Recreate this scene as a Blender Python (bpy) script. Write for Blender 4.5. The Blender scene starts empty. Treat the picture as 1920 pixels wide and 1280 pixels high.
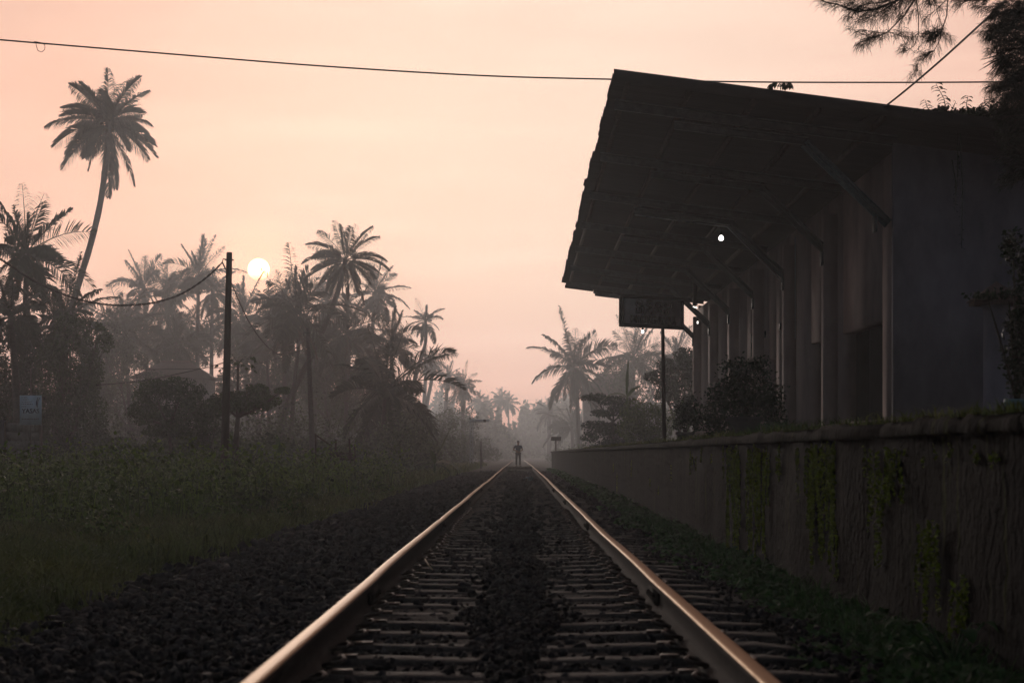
import bpy, math, random
import numpy as np
from mathutils import Vector, Matrix

S = bpy.context.scene
COL = S.collection
PI = math.pi
R = math.radians
random.seed(11)
rng = np.random.default_rng(11)

# ------------------------------------------------------------------ frame
F = 3840.0            # focal length in photo pixels (72 mm on 36 mm)
VX, HY = 974.0, 851.0  # where level lines along the track meet
CZ = 0.76             # camera height over the rail top
def P(px, py, Y):
    return Vector(((px - VX) / F * Y, Y, CZ + (HY - py) / F * Y))

# ------------------------------------------------------------------ meshes
class MB:
    def __init__(s):
        s.v = []; s.f = []; s.n = 0
    def add(s, V, faces, mi=0):
        V = np.asarray(V, float).reshape(-1, 3)
        for fa in faces:
            s.f.append((np.asarray(fa, int) + s.n, mi))
        s.v.append(V); s.n += len(V)
        return s
    def box(s, a, b, mi=0):
        (x0, y0, z0), (x1, y1, z1) = a, b
        V = [(x0,y0,z0),(x1,y0,z0),(x1,y1,z0),(x0,y1,z0),(x0,y0,z1),(x1,y0,z1),(x1,y1,z1),(x0,y1,z1)]
        return s.add(V, [[(0,3,2,1),(4,5,6,7),(0,1,5,4),(1,2,6,5),(2,3,7,6),(3,0,4,7)]], mi)
    def hexa(s, V8, mi=0):
        return s.add(V8, [[(0,3,2,1),(4,5,6,7),(0,1,5,4),(1,2,6,5),(2,3,7,6),(3,0,4,7)]], mi)
    def bar(s, p, q, w, h, up=(0,0,1), mi=0):
        p = Vector(p); q = Vector(q); d = (q - p).normalized()
        r = d.cross(Vector(up)).normalized(); u = r.cross(d).normalized()
        a = r * (w/2); b = u * (h/2)
        return s.hexa([p-a-b, p+a-b, q+a-b, q-a-b, p-a+b, p+a+b, q+a+b, q-a+b], mi)
    def tube(s, pts, rad, sides=6, cap=True, mi=0):
        pts = [Vector(p) for p in pts]; n = len(pts)
        if not hasattr(rad, '__len__'): rad = [rad] * n
        V = []; prev = None
        for i, p in enumerate(pts):
            d = (pts[min(i+1, n-1)] - pts[max(i-1, 0)])
            d = d.normalized() if d.length > 1e-9 else Vector((0,0,1))
            if prev is None:
                ref = Vector((1,0,0)) if abs(d.x) < .8 else Vector((0,1,0))
                u = (ref - d * ref.dot(d)).normalized()
            else:
                u = (prev - d * prev.dot(d)).normalized()
            prev = u; w = d.cross(u)
            for k in range(sides):
                a = 2*PI*k/sides
                V.append(p + (u*math.cos(a) + w*math.sin(a)) * rad[i])
        i = np.arange(n-1)[:, None] * sides; k = np.arange(sides)[None]
        k2 = (k + 1) % sides
        Fq = np.stack([i+k, i+k2, i+sides+k2, i+sides+k], -1).reshape(-1, 4)
        fs = [Fq]
        if cap:
            fs.append([list(range(sides))[::-1]]); fs.append([list(range((n-1)*sides, n*sides))])
        return s.add(V, fs, mi)
    def lathe(s, c, prof, sides=16, mi=0):
        V = []
        for r, z in prof:
            for k in range(sides):
                a = 2*PI*k/sides
                V.append((c[0] + r*math.cos(a), c[1] + r*math.sin(a), c[2] + z))
        n = len(prof)
        i = np.arange(n-1)[:, None]*sides; k = np.arange(sides)[None]; k2 = (k+1) % sides
        Fq = np.stack([i+k, i+k2, i+sides+k2, i+sides+k], -1).reshape(-1, 4)
        return s.add(V, [Fq, [list(range(sides))[::-1]], [list(range((n-1)*sides, n*sides))]], mi)
    def mesh(s, name, mats, smooth=False):
        me = bpy.data.meshes.new(name)
        V = np.concatenate(s.v) if s.v else np.zeros((0, 3))
        L, st, MI = [], [], []; off = 0
        for fa, mi in s.f:
            fa = np.atleast_2d(fa); k = fa.shape[1]
            L.append(fa.ravel()); st.append(off + np.arange(len(fa))*k); off += fa.size
            MI.append(np.full(len(fa), mi))
        L = np.concatenate(L); st = np.concatenate(st); MI = np.concatenate(MI)
        me.vertices.add(len(V)); me.loops.add(len(L)); me.polygons.add(len(st))
        me.vertices.foreach_set('co', V.ravel())
        me.loops.foreach_set('vertex_index', L.astype(np.int32))
        me.polygons.foreach_set('loop_start', st.astype(np.int32))
        me.polygons.foreach_set('material_index', MI.astype(np.int32))
        if smooth: me.polygons.foreach_set('use_smooth', np.ones(len(st), bool))
        me.update(calc_edges=True)
        for m in (mats if isinstance(mats, (list, tuple)) else [mats]): me.materials.append(m)
        return me

def tag(o, label=None, cat=None, group=None, kind=None):
    if label: o['label'] = label
    if cat: o['category'] = cat
    if group: o['group'] = group
    if kind: o['kind'] = kind
    return o
def put(name, me, parent=None, loc=None):
    o = bpy.data.objects.new(name, me); COL.objects.link(o)
    if loc is not None: o.location = loc
    if parent is not None:
        o.parent = parent
    return o
def empty(name, loc, label, cat, group=None):
    o = bpy.data.objects.new(name, None); COL.objects.link(o); o.location = loc
    o.empty_display_size = .2
    return tag(o, label, cat, group)
def part(name, mb, mats, root, smooth=False, loc=None, world=True):
    """mesh given in world coordinates, hung on its thing"""
    me = mb.mesh(name, mats, smooth) if isinstance(mb, MB) else mb
    if world:
        o0 = root
        off = Vector((0,0,0))
        while o0 is not None: off += o0.location; o0 = o0.parent
        me.transform(Matrix.Translation(-off))
    return put(name, me, root, loc)

# ------------------------------------------------------------------ materials
def mat(name, base, rough=.8, var=.35, scale=8., bump=0., bscale=40., metal=0., stretch=None, spec=.3, trans=0., island=0., col2=None, detail=5.):
    m = bpy.data.materials.new(name); m.use_nodes = True
    nt = m.node_tree; N = nt.nodes; Lk = nt.links
    b = N['Principled BSDF']; out = N['Material Output']
    b.inputs['Roughness'].default_value = rough
    b.inputs['Metallic'].default_value = metal
    b.inputs['Specular IOR Level'].default_value = spec
    tc = N.new('ShaderNodeTexCoord'); vec = tc.outputs['Object']
    if stretch:
        mp = N.new('ShaderNodeMapping'); mp.inputs['Scale'].default_value = stretch
        Lk.new(vec, mp.inputs['Vector']); vec = mp.outputs['Vector']
    no = N.new('ShaderNodeTexNoise'); no.inputs['Scale'].default_value = scale; no.inputs['Detail'].default_value = detail
    no.inputs['Roughness'].default_value = .65
    Lk.new(vec, no.inputs['Vector'])
    cr = N.new('ShaderNodeValToRGB')
    c = np.array(base)
    hi = np.array(col2) if col2 is not None else np.clip(c*(1+var), 0, 1)
    cr.color_ramp.elements[0].position = .32; cr.color_ramp.elements[1].position = .68
    cr.color_ramp.elements[0].color = (*np.clip(c*(1-var), 0, 1), 1)
    cr.color_ramp.elements[1].color = (*hi, 1)
    Lk.new(no.outputs['Fac'], cr.inputs['Fac'])
    colr = cr.outputs['Color']
    if island:
        ge = N.new('ShaderNodeNewGeometry')
        mr = N.new('ShaderNodeMapRange'); mr.inputs['To Min'].default_value = 1-island; mr.inputs['To Max'].default_value = 1+island
        Lk.new(ge.outputs['Random Per Island'], mr.inputs['Value'])
        mx = N.new('ShaderNodeVectorMath'); mx.operation = 'SCALE'
        Lk.new(colr, mx.inputs[0]); Lk.new(mr.outputs['Result'], mx.inputs['Scale'])
        colr = mx.outputs['Vector']
    Lk.new(colr, b.inputs['Base Color'])
    if bump:
        n2 = N.new('ShaderNodeTexNoise'); n2.inputs['Scale'].default_value = bscale; n2.inputs['Detail'].default_value = 6
        Lk.new(vec, n2.inputs['Vector'])
        bp = N.new('ShaderNodeBump'); bp.inputs['Strength'].default_value = bump; bp.inputs['Distance'].default_value = .03
        Lk.new(n2.outputs['Fac'], bp.inputs['Height']); Lk.new(bp.outputs['Normal'], b.inputs['Normal'])
    if trans:
        t = N.new('ShaderNodeBsdfTranslucent'); Lk.new(colr, t.inputs['Color'])
        ms = N.new('ShaderNodeMixShader'); ms.inputs[0].default_value = trans
        Lk.new(b.outputs[0], ms.inputs[1]); Lk.new(t.outputs[0], ms.inputs[2]); Lk.new(ms.outputs[0], out.inputs['Surface'])
    return m

M = dict(
    rail_top=mat('rail_polished', (.24,.20,.165), .47, .2, 3, metal=1., stretch=(30,.6,1), bump=.08, bscale=6),
    rail_rust=mat('rail_rust', (.014,.010,.008), .9, .5, 12, bump=.4),
    sleeper=mat('sleeper_concrete', (.040,.037,.034), .88, .55, 7, bump=.6, bscale=30),
    clip=mat('clip_steel', (.05,.038,.03), .6, .4, 30, metal=.3),
    stone=mat('ballast_stone', (.026,.026,.028), .8,  .5, 7, bump=.5, bscale=60, island=.7, spec=.1),
    bed=mat('bed_dust', (.012,.012,.012), .95, .4, 14, bump=1., bscale=50),
    soil=mat('soil', (.026,.028,.015), .95, .5, 1.3, bump=.8, bscale=20),
    grass=mat('grass_blade', (.12,.20,.055), .7, .45, .35, trans=.3, island=.5, col2=(.20,.21,.08)),
    flower=mat('grass_seed', (.4,.37,.28), .8, .2, 4),
    vine=mat('undergrowth_leaf', (.08,.16,.03), .5, .5, .45, trans=.3, island=.6, col2=(.15,.23,.045)),
    vine_far=mat('thicket_leaf', (.06,.09,.035), .6, .4, .8, trans=.2, island=.5),
    clover=mat('clover_leaf', (.05,.115,.04), .75, .4, 5, trans=.25, island=.45),
    moss=mat('moss', (.27,.32,.03), .9, .5, 9, island=.4),
    frond=mat('palm_frond', (.04,.055,.025), .5, .3, .6, trans=.08, island=.3),
    frond_dry=mat('dry_frond', (.09,.065,.035), .8, .3, 2, trans=.2, island=.3),
    trunk=mat('palm_trunk', (.07,.06,.05), .9, .4, 5, bump=.6, bscale=14, stretch=(1,1,4)),
    nut=mat('coconut', (.08,.075,.03), .6, .3, 5),
    leaf=mat('tree_leaf', (.04,.07,.022), .5, .4, .8, trans=.25, island=.45),
    leaf_yellow=mat('lighter_leaf', (.07,.11,.025), .5, .4, .8, trans=.3, island=.45),
    leaf_dark=mat('dark_leaf', (.022,.04,.016), .5, .4, 1.5, trans=.2, island=.45),
    bark=mat('bark', (.07,.058,.045), .9, .4, 8, bump=.7, bscale=20),
    banana=mat('banana_leaf', (.06,.11,.03), .42, .3, 3, trans=.35, stretch=(1,1,1)),
    needle=mat('needle', (.02,.03,.014), .6, .3, 3, island=.3),
    plaster=mat('plaster_pink', (.50,.385,.365), .9, .2, 1.3, stretch=(1,.8,.6), detail=9, bump=.12, bscale=25),
    plaster_end=mat('plaster_shade_tint', (.27,.245,.29), .9, .4, .9, stretch=(1.,1,.5), detail=9, bump=.12, bscale=25),  # pink plaster with the bluish shade of the sunless side mixed into its colour
    plaster_in=mat('plaster_room_shade', (.035,.035,.04), .9, .2, 2),  # room darkness put into the colour of inner walls and ceiling
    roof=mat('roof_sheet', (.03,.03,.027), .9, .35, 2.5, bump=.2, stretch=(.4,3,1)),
    steel=mat('steel_paint', (.075,.09,.095), .6, .35, 8, bump=.15),
    steel_teal=mat('steel_teal', (.17,.27,.29), .55, .35, 14, bump=.25),
    wood=mat('door_wood', (.055,.042,.035), .7, .3, 6, stretch=(1,1,.2)),
    oldwood=mat('old_wood', (.075,.06,.048), .9, .4, 8, stretch=(1,1,.25)),
    pole=mat('pole_timber', (.075,.055,.042), .9, .35, 9, stretch=(1,1,.15), bump=.4),
    pole_conc=mat('pole_concrete', (.12,.11,.10), .9, .25, 9, bump=.3),
    cable=mat('cable', (.018,.017,.016), .6, .2, 5),
    board=mat('sign_board', (.8,.82,.86), .6, .1, 5),
    black=mat('sign_black', (.012,.012,.012), .5, .2, 5),
    frame=mat('sign_frame', (.025,.024,.022), .6, .3, 9),
    bluesign=mat('sign_blue_white', (.62,.77,.90), .5, .12, 4),
    bluetext=mat('sign_ink', (.07,.09,.16), .6, .2, 4),
    block=mat('block_wall', (.15,.155,.15), .9, .35, 3, bump=.4),
    darkblock=mat('block_wall_dark', (.07,.07,.085), .9, .35, 3, bump=.4),
    tile=mat('roof_tile', (.15,.09,.075), .85, .3, 5, bump=.4, stretch=(6,1,1)),
    houseW=mat('house_wall', (.38,.34,.30), .9, .2, 2),
    pot=mat('planter_grey', (.075,.072,.068), .85, .3, 6, bump=.3),
    potblue=mat('pot_blue', (.20,.32,.36), .6, .25, 8),
    skin=mat('skin', (.16,.085,.055), .6, .1, 8),
    shirt=mat('shirt_dark_blue', (.03,.04,.06), .85, .2, 10),
    shirt2=mat('shirt_pale_blue', (.30,.38,.52), .85, .15, 10),
    trouser=mat('trouser_dark', (.045,.042,.042), .85, .2, 10),
    hair=mat('hair', (.012,.011,.01), .6, .2, 20),
    white=mat('white_paint', (.62,.64,.68), .6, .12, 6),
    glass=mat('pane_glass', (.03,.03,.035), .06, .1, 2, spec=.6),
    litter=mat('blue_plastic', (.25,.36,.42), .4, .2, 12),
    straw=mat('straw', (.38,.30,.19), .8, .2, 12),
)
# weathered wall of the platform: dark concrete with rain streaks
def wall_material():
    m = bpy.data.materials.new('platform_concrete'); m.use_nodes = True
    nt = m.node_tree; N = nt.nodes; Lk = nt.links; b = N['Principled BSDF']
    b.inputs['Roughness'].default_value = .92; b.inputs['Specular IOR Level'].default_value = .03
    tc = N.new('ShaderNodeTexCoord')
    def nz(sc, scale, det=6):
        mp = N.new('ShaderNodeMapping'); mp.inputs['Scale'].default_value = sc; Lk.new(tc.outputs['Object'], mp.inputs['Vector'])
        n = N.new('ShaderNodeTexNoise'); n.inputs['Scale'].default_value = scale; n.inputs['Detail'].default_value = det
        Lk.new(mp.outputs[0], n.inputs['Vector']); return n.outputs['Fac']
    def ramp(f, stops):
        r = N.new('ShaderNodeValToRGB'); e = r.color_ramp.elements
        e[0].position, e[0].color = stops[0][0], (*stops[0][1], 1); e[1].position, e[1].color = stops[-1][0], (*stops[-1][1], 1)
        for p_, c_ in stops[1:-1]:
            q = e.new(p_); q.color = (*c_, 1)
        Lk.new(f, r.inputs['Fac']); return r.outputs['Color']
    def mix(fac, a, c):
        mx = N.new('ShaderNodeMix'); mx.data_type = 'RGBA'; Lk.new(fac, mx.inputs[0])
        Lk.new(a, mx.inputs[6]); Lk.new(c, mx.inputs[7]); return mx.outputs[2]
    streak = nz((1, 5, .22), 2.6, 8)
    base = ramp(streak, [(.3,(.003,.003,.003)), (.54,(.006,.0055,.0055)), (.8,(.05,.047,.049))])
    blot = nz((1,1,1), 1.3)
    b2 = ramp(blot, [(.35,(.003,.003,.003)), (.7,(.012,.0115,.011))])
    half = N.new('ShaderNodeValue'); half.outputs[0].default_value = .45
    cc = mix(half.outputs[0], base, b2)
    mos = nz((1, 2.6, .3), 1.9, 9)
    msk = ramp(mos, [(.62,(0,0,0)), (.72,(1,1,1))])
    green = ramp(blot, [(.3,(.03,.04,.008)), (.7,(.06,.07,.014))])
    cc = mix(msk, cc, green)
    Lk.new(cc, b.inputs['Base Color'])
    fine = nz((1, 1, .8), 16, 9)
    bp = N.new('ShaderNodeBump'); bp.inputs['Strength'].default_value = .8; bp.inputs['Distance'].default_value = .04
    Lk.new(fine, bp.inputs['Height']); Lk.new(bp.outputs[0], b.inputs['Normal'])
    return m
M['platform'] = wall_material()
M['rail_top'].node_tree.nodes['Principled BSDF'].inputs['Specular Tint'].default_value = (.66,.56,.47,1)
def lamp_mat(name, col, st):
    m = bpy.data.materials.new(name); m.use_nodes = True
    b = m.node_tree.nodes['Principled BSDF']
    b.inputs['Base Color'].default_value = (.8,.8,.78,1)
    b.inputs['Emission Color'].default_value = (*col, 1); b.inputs['Emission Strength'].default_value = st
    return m
M['bulb'] = lamp_mat('lit_bulb', (1,.97,.9), 6)
M['bulb_glare'] = lamp_mat('lit_bulb_glare', (1,.93,.84), 2.5)  # weaker glow shared by a small bulb and the glare tube

# ------------------------------------------------------------------ numpy foliage
def unit(a):
    return a / np.maximum(np.linalg.norm(a, axis=-1, keepdims=True), 1e-9)
def leaf_quads(pts, size, up=.5, asp=.5, g=rng, jit=.5):
    n = len(pts); size = np.asarray(size)*(1 + jit*(g.random(n)-.5))
    nrm = unit(g.normal(size=(n,3)) + np.array([0,0,up*2]))
    d = unit(np.cross(nrm, g.normal(size=(n,3)))); w = np.cross(nrm, d)
    s = size[:,None]
    V = np.stack([pts - d*s*.5, pts + w*s*asp*.5 - nrm*s*.08, pts + d*s*.5 - np.array([0,0,.12])*s, pts - w*s*asp*.5 - nrm*s*.08], 1)
    return V.reshape(-1,3), np.arange(n*4).reshape(-1,4)
def blob_points(c, r, n, g=rng, shell=.6):
    """uneven clump: points thickest near the skin, with holes"""
    d = unit(g.normal(size=(n*2,3)))
    k = g.normal(size=(5,3))*2.2; ph = g.random(5)*6
    lump = np.sin(d@k.T + ph).sum(1)/5
    keep = np.argsort(-(lump + g.random(len(d))*.9))[:n]; d = d[keep]; lump = lump[keep]
    rad = (shell + (1-shell)*g.random(n)**.6)*(1+.35*lump)
    rad *= np.where(g.random(n) < .25, g.random(n), 1)
    return np.array(c) + d*rad[:,None]*np.array(r)
def stones(pos, size, g=rng):
    n = len(pos)
    ph = (1+5**.5)/2
    T = np.array([(-1,ph,0),(1,ph,0),(-1,-ph,0),(1,-ph,0),(0,-1,ph),(0,1,ph),(0,-1,-ph),(0,1,-ph),(ph,0,-1),(ph,0,1),(-ph,0,-1),(-ph,0,1)])/1.9
    TF = np.array([(0,11,5),(0,5,1),(0,1,7),(0,7,10),(0,10,11),(1,5,9),(5,11,4),(11,10,2),(10,7,6),(7,1,8),(3,9,4),(3,4,2),(3,2,6),(3,6,8),(3,8,9),(4,9,5),(2,4,11),(6,2,10),(8,6,7),(9,8,1)])
    V = T[None]*(.72+.56*g.random((n,12,1)))*np.stack([.8+.5*g.random(n), .6+.5*g.random(n), .4+.35*g.random(n)],1)[:,None,:]
    q = unit(g.normal(size=(n,4))*np.array([1,.45,.45,1])); w,x,y,z = q.T
    Rm = np.stack([1-2*(y*y+z*z),2*(x*y-z*w),2*(x*z+y*w),2*(x*y+z*w),1-2*(x*x+z*z),2*(y*z-x*w),2*(x*z-y*w),2*(y*z+x*w),1-2*(x*x+y*y)],1).reshape(n,3,3)
    V = np.einsum('nij,nkj->nki', Rm, V)*np.asarray(size)[:,None,None]*.5 + pos[:,None,:]
    Fa = (TF[None] + (np.arange(n)*12)[:,None,None]).reshape(-1,3)
    return V.reshape(-1,3), Fa
def blades(pos, h, w, lean=.35, g=rng):
    n = len(pos); a = g.random(n)*2*PI
    s = np.stack([np.cos(a), np.sin(a), np.zeros(n)],1)
    l = g.normal(size=(n,3))*lean; l[:,2] = 0
    H = h[:,None]; W = np.asarray(w).reshape(-1,1)
    up = np.array([0,0,1.])
    m = pos + H*.55*(up + l*.5); t = pos + H*(up*(1-.25*np.linalg.norm(l,axis=1,keepdims=True)) + l*1.5)
    V = np.stack([pos-s*W, pos+s*W, m+s*W*.75, m-s*W*.75, t],1).reshape(-1,3)
    b = (np.arange(n)*5)[:,None]
    return V, b+np.array([[0,1,2,3]]), b+np.array([[3,2,4]]), t

# ------------------------------------------------------------------ terrain
def gz(x, y):
    """height of the natural ground"""
    x = np.asarray(x, float); y = np.asarray(y, float)
    und = .05*np.sin(x*.9+1.3)*np.sin(y*.31) + .04*np.sin(x*.37+y*.23)
    side = np.clip((np.abs(x)-2.6)/3, 0, 1)
    return -.29 - .05*side + und*side
def make_ground():
    xs = np.concatenate([np.linspace(-500,-40,10), np.linspace(-36,-3,34), np.linspace(-2.4,2.4,9), np.linspace(3,40,20), np.linspace(60,500,8)])
    ys = np.concatenate([np.linspace(-60,0,6), np.linspace(2,120,90), np.linspace(126,400,40), np.linspace(440,560,4)])
    X, Y = np.meshgrid(xs, ys); Z = gz(X, Y)
    Z = np.where((X > 2.3) & (X < 14) & (Y < 137), -.5, Z)
    n = len(xs); i = np.arange(len(ys)-1)[:,None]*n + np.arange(n-1)[None]
    Fq = np.stack([i, i+1, i+n+1, i+n], -1).reshape(-1,4)
    o = put('ground', MB().add(np.stack([X,Y,Z],-1).reshape(-1,3), [Fq]).mesh('ground', M['soil'], True))
    tag(o, 'flat dark soil under the grass, trees and railway', 'ground', kind='structure')
make_ground()

TX = -0.036           # track centre
GA = .873             # half distance of rail centres
def wob(y):           # lateral wander of the track (old jointed rails)
    y = np.asarray(y, float)
    return .003*np.sin(y*.21+.6) + .010*np.sin(y*.083+2) + .0015*np.sin(y*.47) - .0000030*np.clip(y-120,0,None)**2
def wobz(y, ph=0):
    y = np.asarray(y, float)
    return .003*np.sin(y*2*PI/12+ph) + .004*np.sin(y*.19+ph*2) - .0000035*np.clip(y-60,0,None)**2

def track_bed():
    prof = [(-2.95,-.31), (-2.45,-.26), (-1.6,-.205), (-1.3,-.20), (0,-.19), (1.25,-.20), (1.6,-.24), (2.05,-.27)]
    ys = np.concatenate([np.arange(-8,60,.5), np.arange(60,520,4)])
    xs = np.array([p[0] for p in prof]) + TX; zs = np.array([p[1] for p in prof])
    X = np.tile(xs, (len(ys),1)); Z = np.tile(zs, (len(ys),1)); Yg = np.tile(ys[:,None], (1,len(xs)))
    Z = Z + rng.normal(size=Z.shape)*.008 + wobz(Yg)*.5
    n = len(xs); i = np.arange(len(ys)-1)[:,None]*n + np.arange(n-1)[None]
    Fq = np.stack([i, i+1, i+n+1, i+n], -1).reshape(-1,4)
    o = put('track_bed', MB().add(np.stack([X,Yg,Z],-1).reshape(-1,3), [Fq]).mesh('track_bed', M['bed'], True))
    tag(o, 'dark dusty bed of the railway line under the stones', 'track bed', kind='structure')
track_bed()

def ballast():
    mb = MB()
    def zone(y0, y1, per, size, g=rng):
        def field(x0, x1, d, zf, sc=1.):
            n = int((x1-x0)*(y1-y0)*per*d)
            x = x0 + (x1-x0)*g.random(n); y = y0 + (y1-y0)*g.random(n)
            keep = np.ones(n, bool)
            z = zf(x, y) + g.normal(size=n)*.008
            s = size*sc*(.45+1.25*g.random(n)**2.5)
            return x[keep], y[keep], z[keep], s[keep]
        def shoulder(x, y): return np.interp(x, [-3.0,-2.5,-1.6,-1.3], [-.30,-.25,-.185,-.175])
        out = [field(-3.0+TX, -1.0, 1., shoulder)]
        out.append(field(-.75, .68, .42, lambda x,y: -.193+0*x, .9))
        # heap in the middle of the track that buries the sleepers
        x = np.concatenate([out[1][0]])
        n = int(.62*(y1-y0)*per*1.5); xm = TX + g.normal(size=n)*.25; ym = y0+(y1-y0)*g.random(n)
        lump = .5+.5*np.sin(ym*.9)*np.sin(ym*.37+1)
        kk = np.abs(xm-TX) < (.10+.30*lump*(1-.45*(ym < 11.5)))*(.35+.9*g.random(n))
        xm, ym = xm[kk], ym[kk]
        out.append((xm, ym, -.176+g.normal(size=len(xm))*.012 + .01*g.random(len(xm)), size*(.45+.7*g.random(len(xm)))))
        out.append(field(1.0, 1.75, .55, lambda x,y: np.interp(x,[1,1.5,2],[-.19,-.22,-.26])))
        for x, y, z, s in out:
            V, Fa = stones(np.stack([x,y,z],1), s, g); mb.add(V, [Fa])
    zone(5.5, 13, 520, .052); zone(13, 24, 260, .063); zone(24, 48, 70, .10); zone(48, 110, 22, .16)
    # a few stray lumps along the verge
    n = 900; y = 7+60*rng.random(n)**1.5; x = -2.85+rng.normal(size=n)*.16
    V, Fa = stones(np.stack([x,y,-.27+0*x],1), .08+.1*rng.random(n)); mb.add(V,[Fa])
    o = put('ballast_stones', mb.mesh('ballast_stones', M['stone']))
    tag(o, 'dark broken ballast stones between and beside the rails', 'ballast', kind='stuff')
ballast()

# ------------------------------------------------------------------ rails
def rail(side, label):
    prof = [(-.07,-.165),(-.07,-.153),(-.02,-.135),(-.009,-.115),(-.009,-.052),(-.0345,-.038),(-.0355,-.010),(-.031,-.003),(-.015,0),(.015,0),(.031,-.003),(.0355,-.010),(.0345,-.038),(.009,-.052),(.009,-.115),(.02,-.135),(.07,-.153),(.07,-.165)]
    ys = np.concatenate([np.arange(2,60,.4), np.arange(60,200,2.), np.arange(200,520,8.)])
    k = len(prof); V = []
    for y in ys:
        cx = TX + side*GA + float(wob(y)) + .0015*math.sin(y*.8+side); cz = float(wobz(y, side*.6))
        j = abs((y-12.4) % 12 - 0); j = min(j, 12-j)
        cz -= .005*math.exp(-(j/.9)**2)
        for a, b in prof: V.append((cx+a, y, cz+b))
    i = np.arange(len(ys)-1)[:,None]*k; q = np.arange(k)[None]; q2 = (q+1) % k
    Fq = np.stack([i+q, i+k+q, i+k+q2, i+q2], -1)
    top = Fq[:, 6:11].reshape(-1,4); rest = np.concatenate([Fq[:, :6].reshape(-1,4), Fq[:, 11:].reshape(-1,4)])
    mb = MB(); mb.add(V, [rest], 0); mb.f.append((top, 1))
    r = empty('rail', (TX+side*GA, 2, -.165), label, 'rail', 'pair of rails')
    part('rail_bar', mb, [M['rail_rust'], M['rail_top']], r, True)
    for yj in (12.4, 24.4, 36.4, 48.4):
        f = MB(); cx = TX+side*GA+float(wob(yj)); cz = float(wobz(yj, side*.6))
        for s in (-1, 1):
            a, b = sorted((cx+s*.010, cx+s*.034))
            f.box((a, yj-.3, cz-.135), (b, yj+.3, cz-.045))
            for t in (-.22,-.08,.08,.22):
                c, d = sorted((cx+s*.034, cx+s*.055)); f.box((c, yj+t-.016, cz-.105), (d, yj+t+.016, cz-.073))
        part('fishplate', f, M['rail_rust'], r)
rail(-1, 'rail on the grass side of the track, its worn top glowing orange')
rail(1, 'rail on the platform side of the track, its worn top dull brown')

def clip_mesh(s):
    mb = MB()
    pts = [(s*.05,-.05,.02),(s*.05,.03,.03),(s*.075,.065,.05),(s*.115,.05,.062),(s*.13,0,.058),(s*.115,-.05,.05),(s*.085,-.06,.045),(s*.06,-.04,.04),(s*.04,-.01,.032)]
    mb.tube(pts, .011, 6); mb.box((min(s*.075,s*.16),-.05,-.012),(max(s*.075,s*.16),.05,.012))
    return mb.mesh('rail_clip', M['clip'], True)
def sleepers():
    def slp(seed):
        g = np.random.default_rng(seed); mb = MB()
        hl = 1.37; xs = np.linspace(-hl, hl, 15); V = []
        for x in xs:
            e = .012 if abs(abs(x)-hl) < 1e-6 else 0
            dip = .018*math.exp(-(x/.4)**2)
            w = g.normal(size=6)*.003
            V += [(x,-.128,-.12),(x,-.118+e+w[0],-.022-dip),(x,-.098+e+w[1],-.004-dip-e+w[4]),(x,.098-e+w[2],-.004-dip-e+w[5]),(x,.118-e+w[3],-.022-dip),(x,.128,-.12)]
        i = np.arange(14)[:,None]*6; q = np.arange(6)[None]; q2 = (q+1) % 6
        Fq = np.stack([i+q, i+q2, i+6+q2, i+6+q], -1).reshape(-1,4)[:, ::-1]
        return mb.add(V, [Fq, [(0,1,2,3,4,5)], [(89,88,87,86,85,84)]]).mesh('sleeper_beam', M['sleeper'])
    meshes = [slp(i) for i in range(5)]
    cl = {1: clip_mesh(1), -1: clip_mesh(-1)}
    k = 0; y = 4.2
    while y < 150:
        if not (126.5 < y < 135.5):
            o = put('sleeper', meshes[k % 5]); o.location = (TX+float(wob(y))+random.uniform(-.02,.02), y+random.uniform(-.02,.02), -.166+float(wobz(y)))
            o.rotation_euler.z = random.uniform(-.012,.012)
            tag(o, 'worn concrete sleeper half buried in dark ballast under both rails', 'railway sleeper', 'sleepers of the track')
            if y < 34:
                for rs in (-1, 1):
                    for s in (-1, 1):
                        c = put('rail_clip', cl[s], o); c.location = (rs*GA+s*.018, random.uniform(-.01,.01), -.004)
        y += .648; k += 1
sleepers()

# crossing boards on which the person stands
cb = empty('track_crossing', (TX, 131, -.17), 'low plank crossing laid between the rails under the standing person', 'track crossing')
mb = MB()
for i in range(8):
    mb.box((TX-.78, 127+i*1.05, -.17), (TX+.78, 128.0+i*1.05, -.035+.004*(i % 3)))
part('crossing_board', mb, M['oldwood'], cb)
mb = MB().box((TX-.8, 126.6, -.17), (TX+.8, 126.9, -.01))
part('edge_beam', mb, M['oldwood'], cb)

# small litter
mb = MB(); V, Fq = leaf_quads(rng.normal(size=(26,3))*np.array([.07,.09,.02])+np.array([.33,72.5,-.10]), np.full(26,.16), .4, .8); mb.add(V,[Fq])
tag(put('plastic_bag', mb.mesh('plastic_bag', M['litter'])), 'crumpled pale blue plastic bag lying between the rails', 'plastic bag')
mb = MB(); mb.tube([P(797,1047,15.6)+Vector((0,0,.0)), P(803,1058,15.3), P(811,1067,15.05)], [.005,.006,.004], 5)
tag(put('straw', mb.mesh('straw', M['straw'])), 'single pale straw lying inside the rail on the grass side', 'straw')

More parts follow.
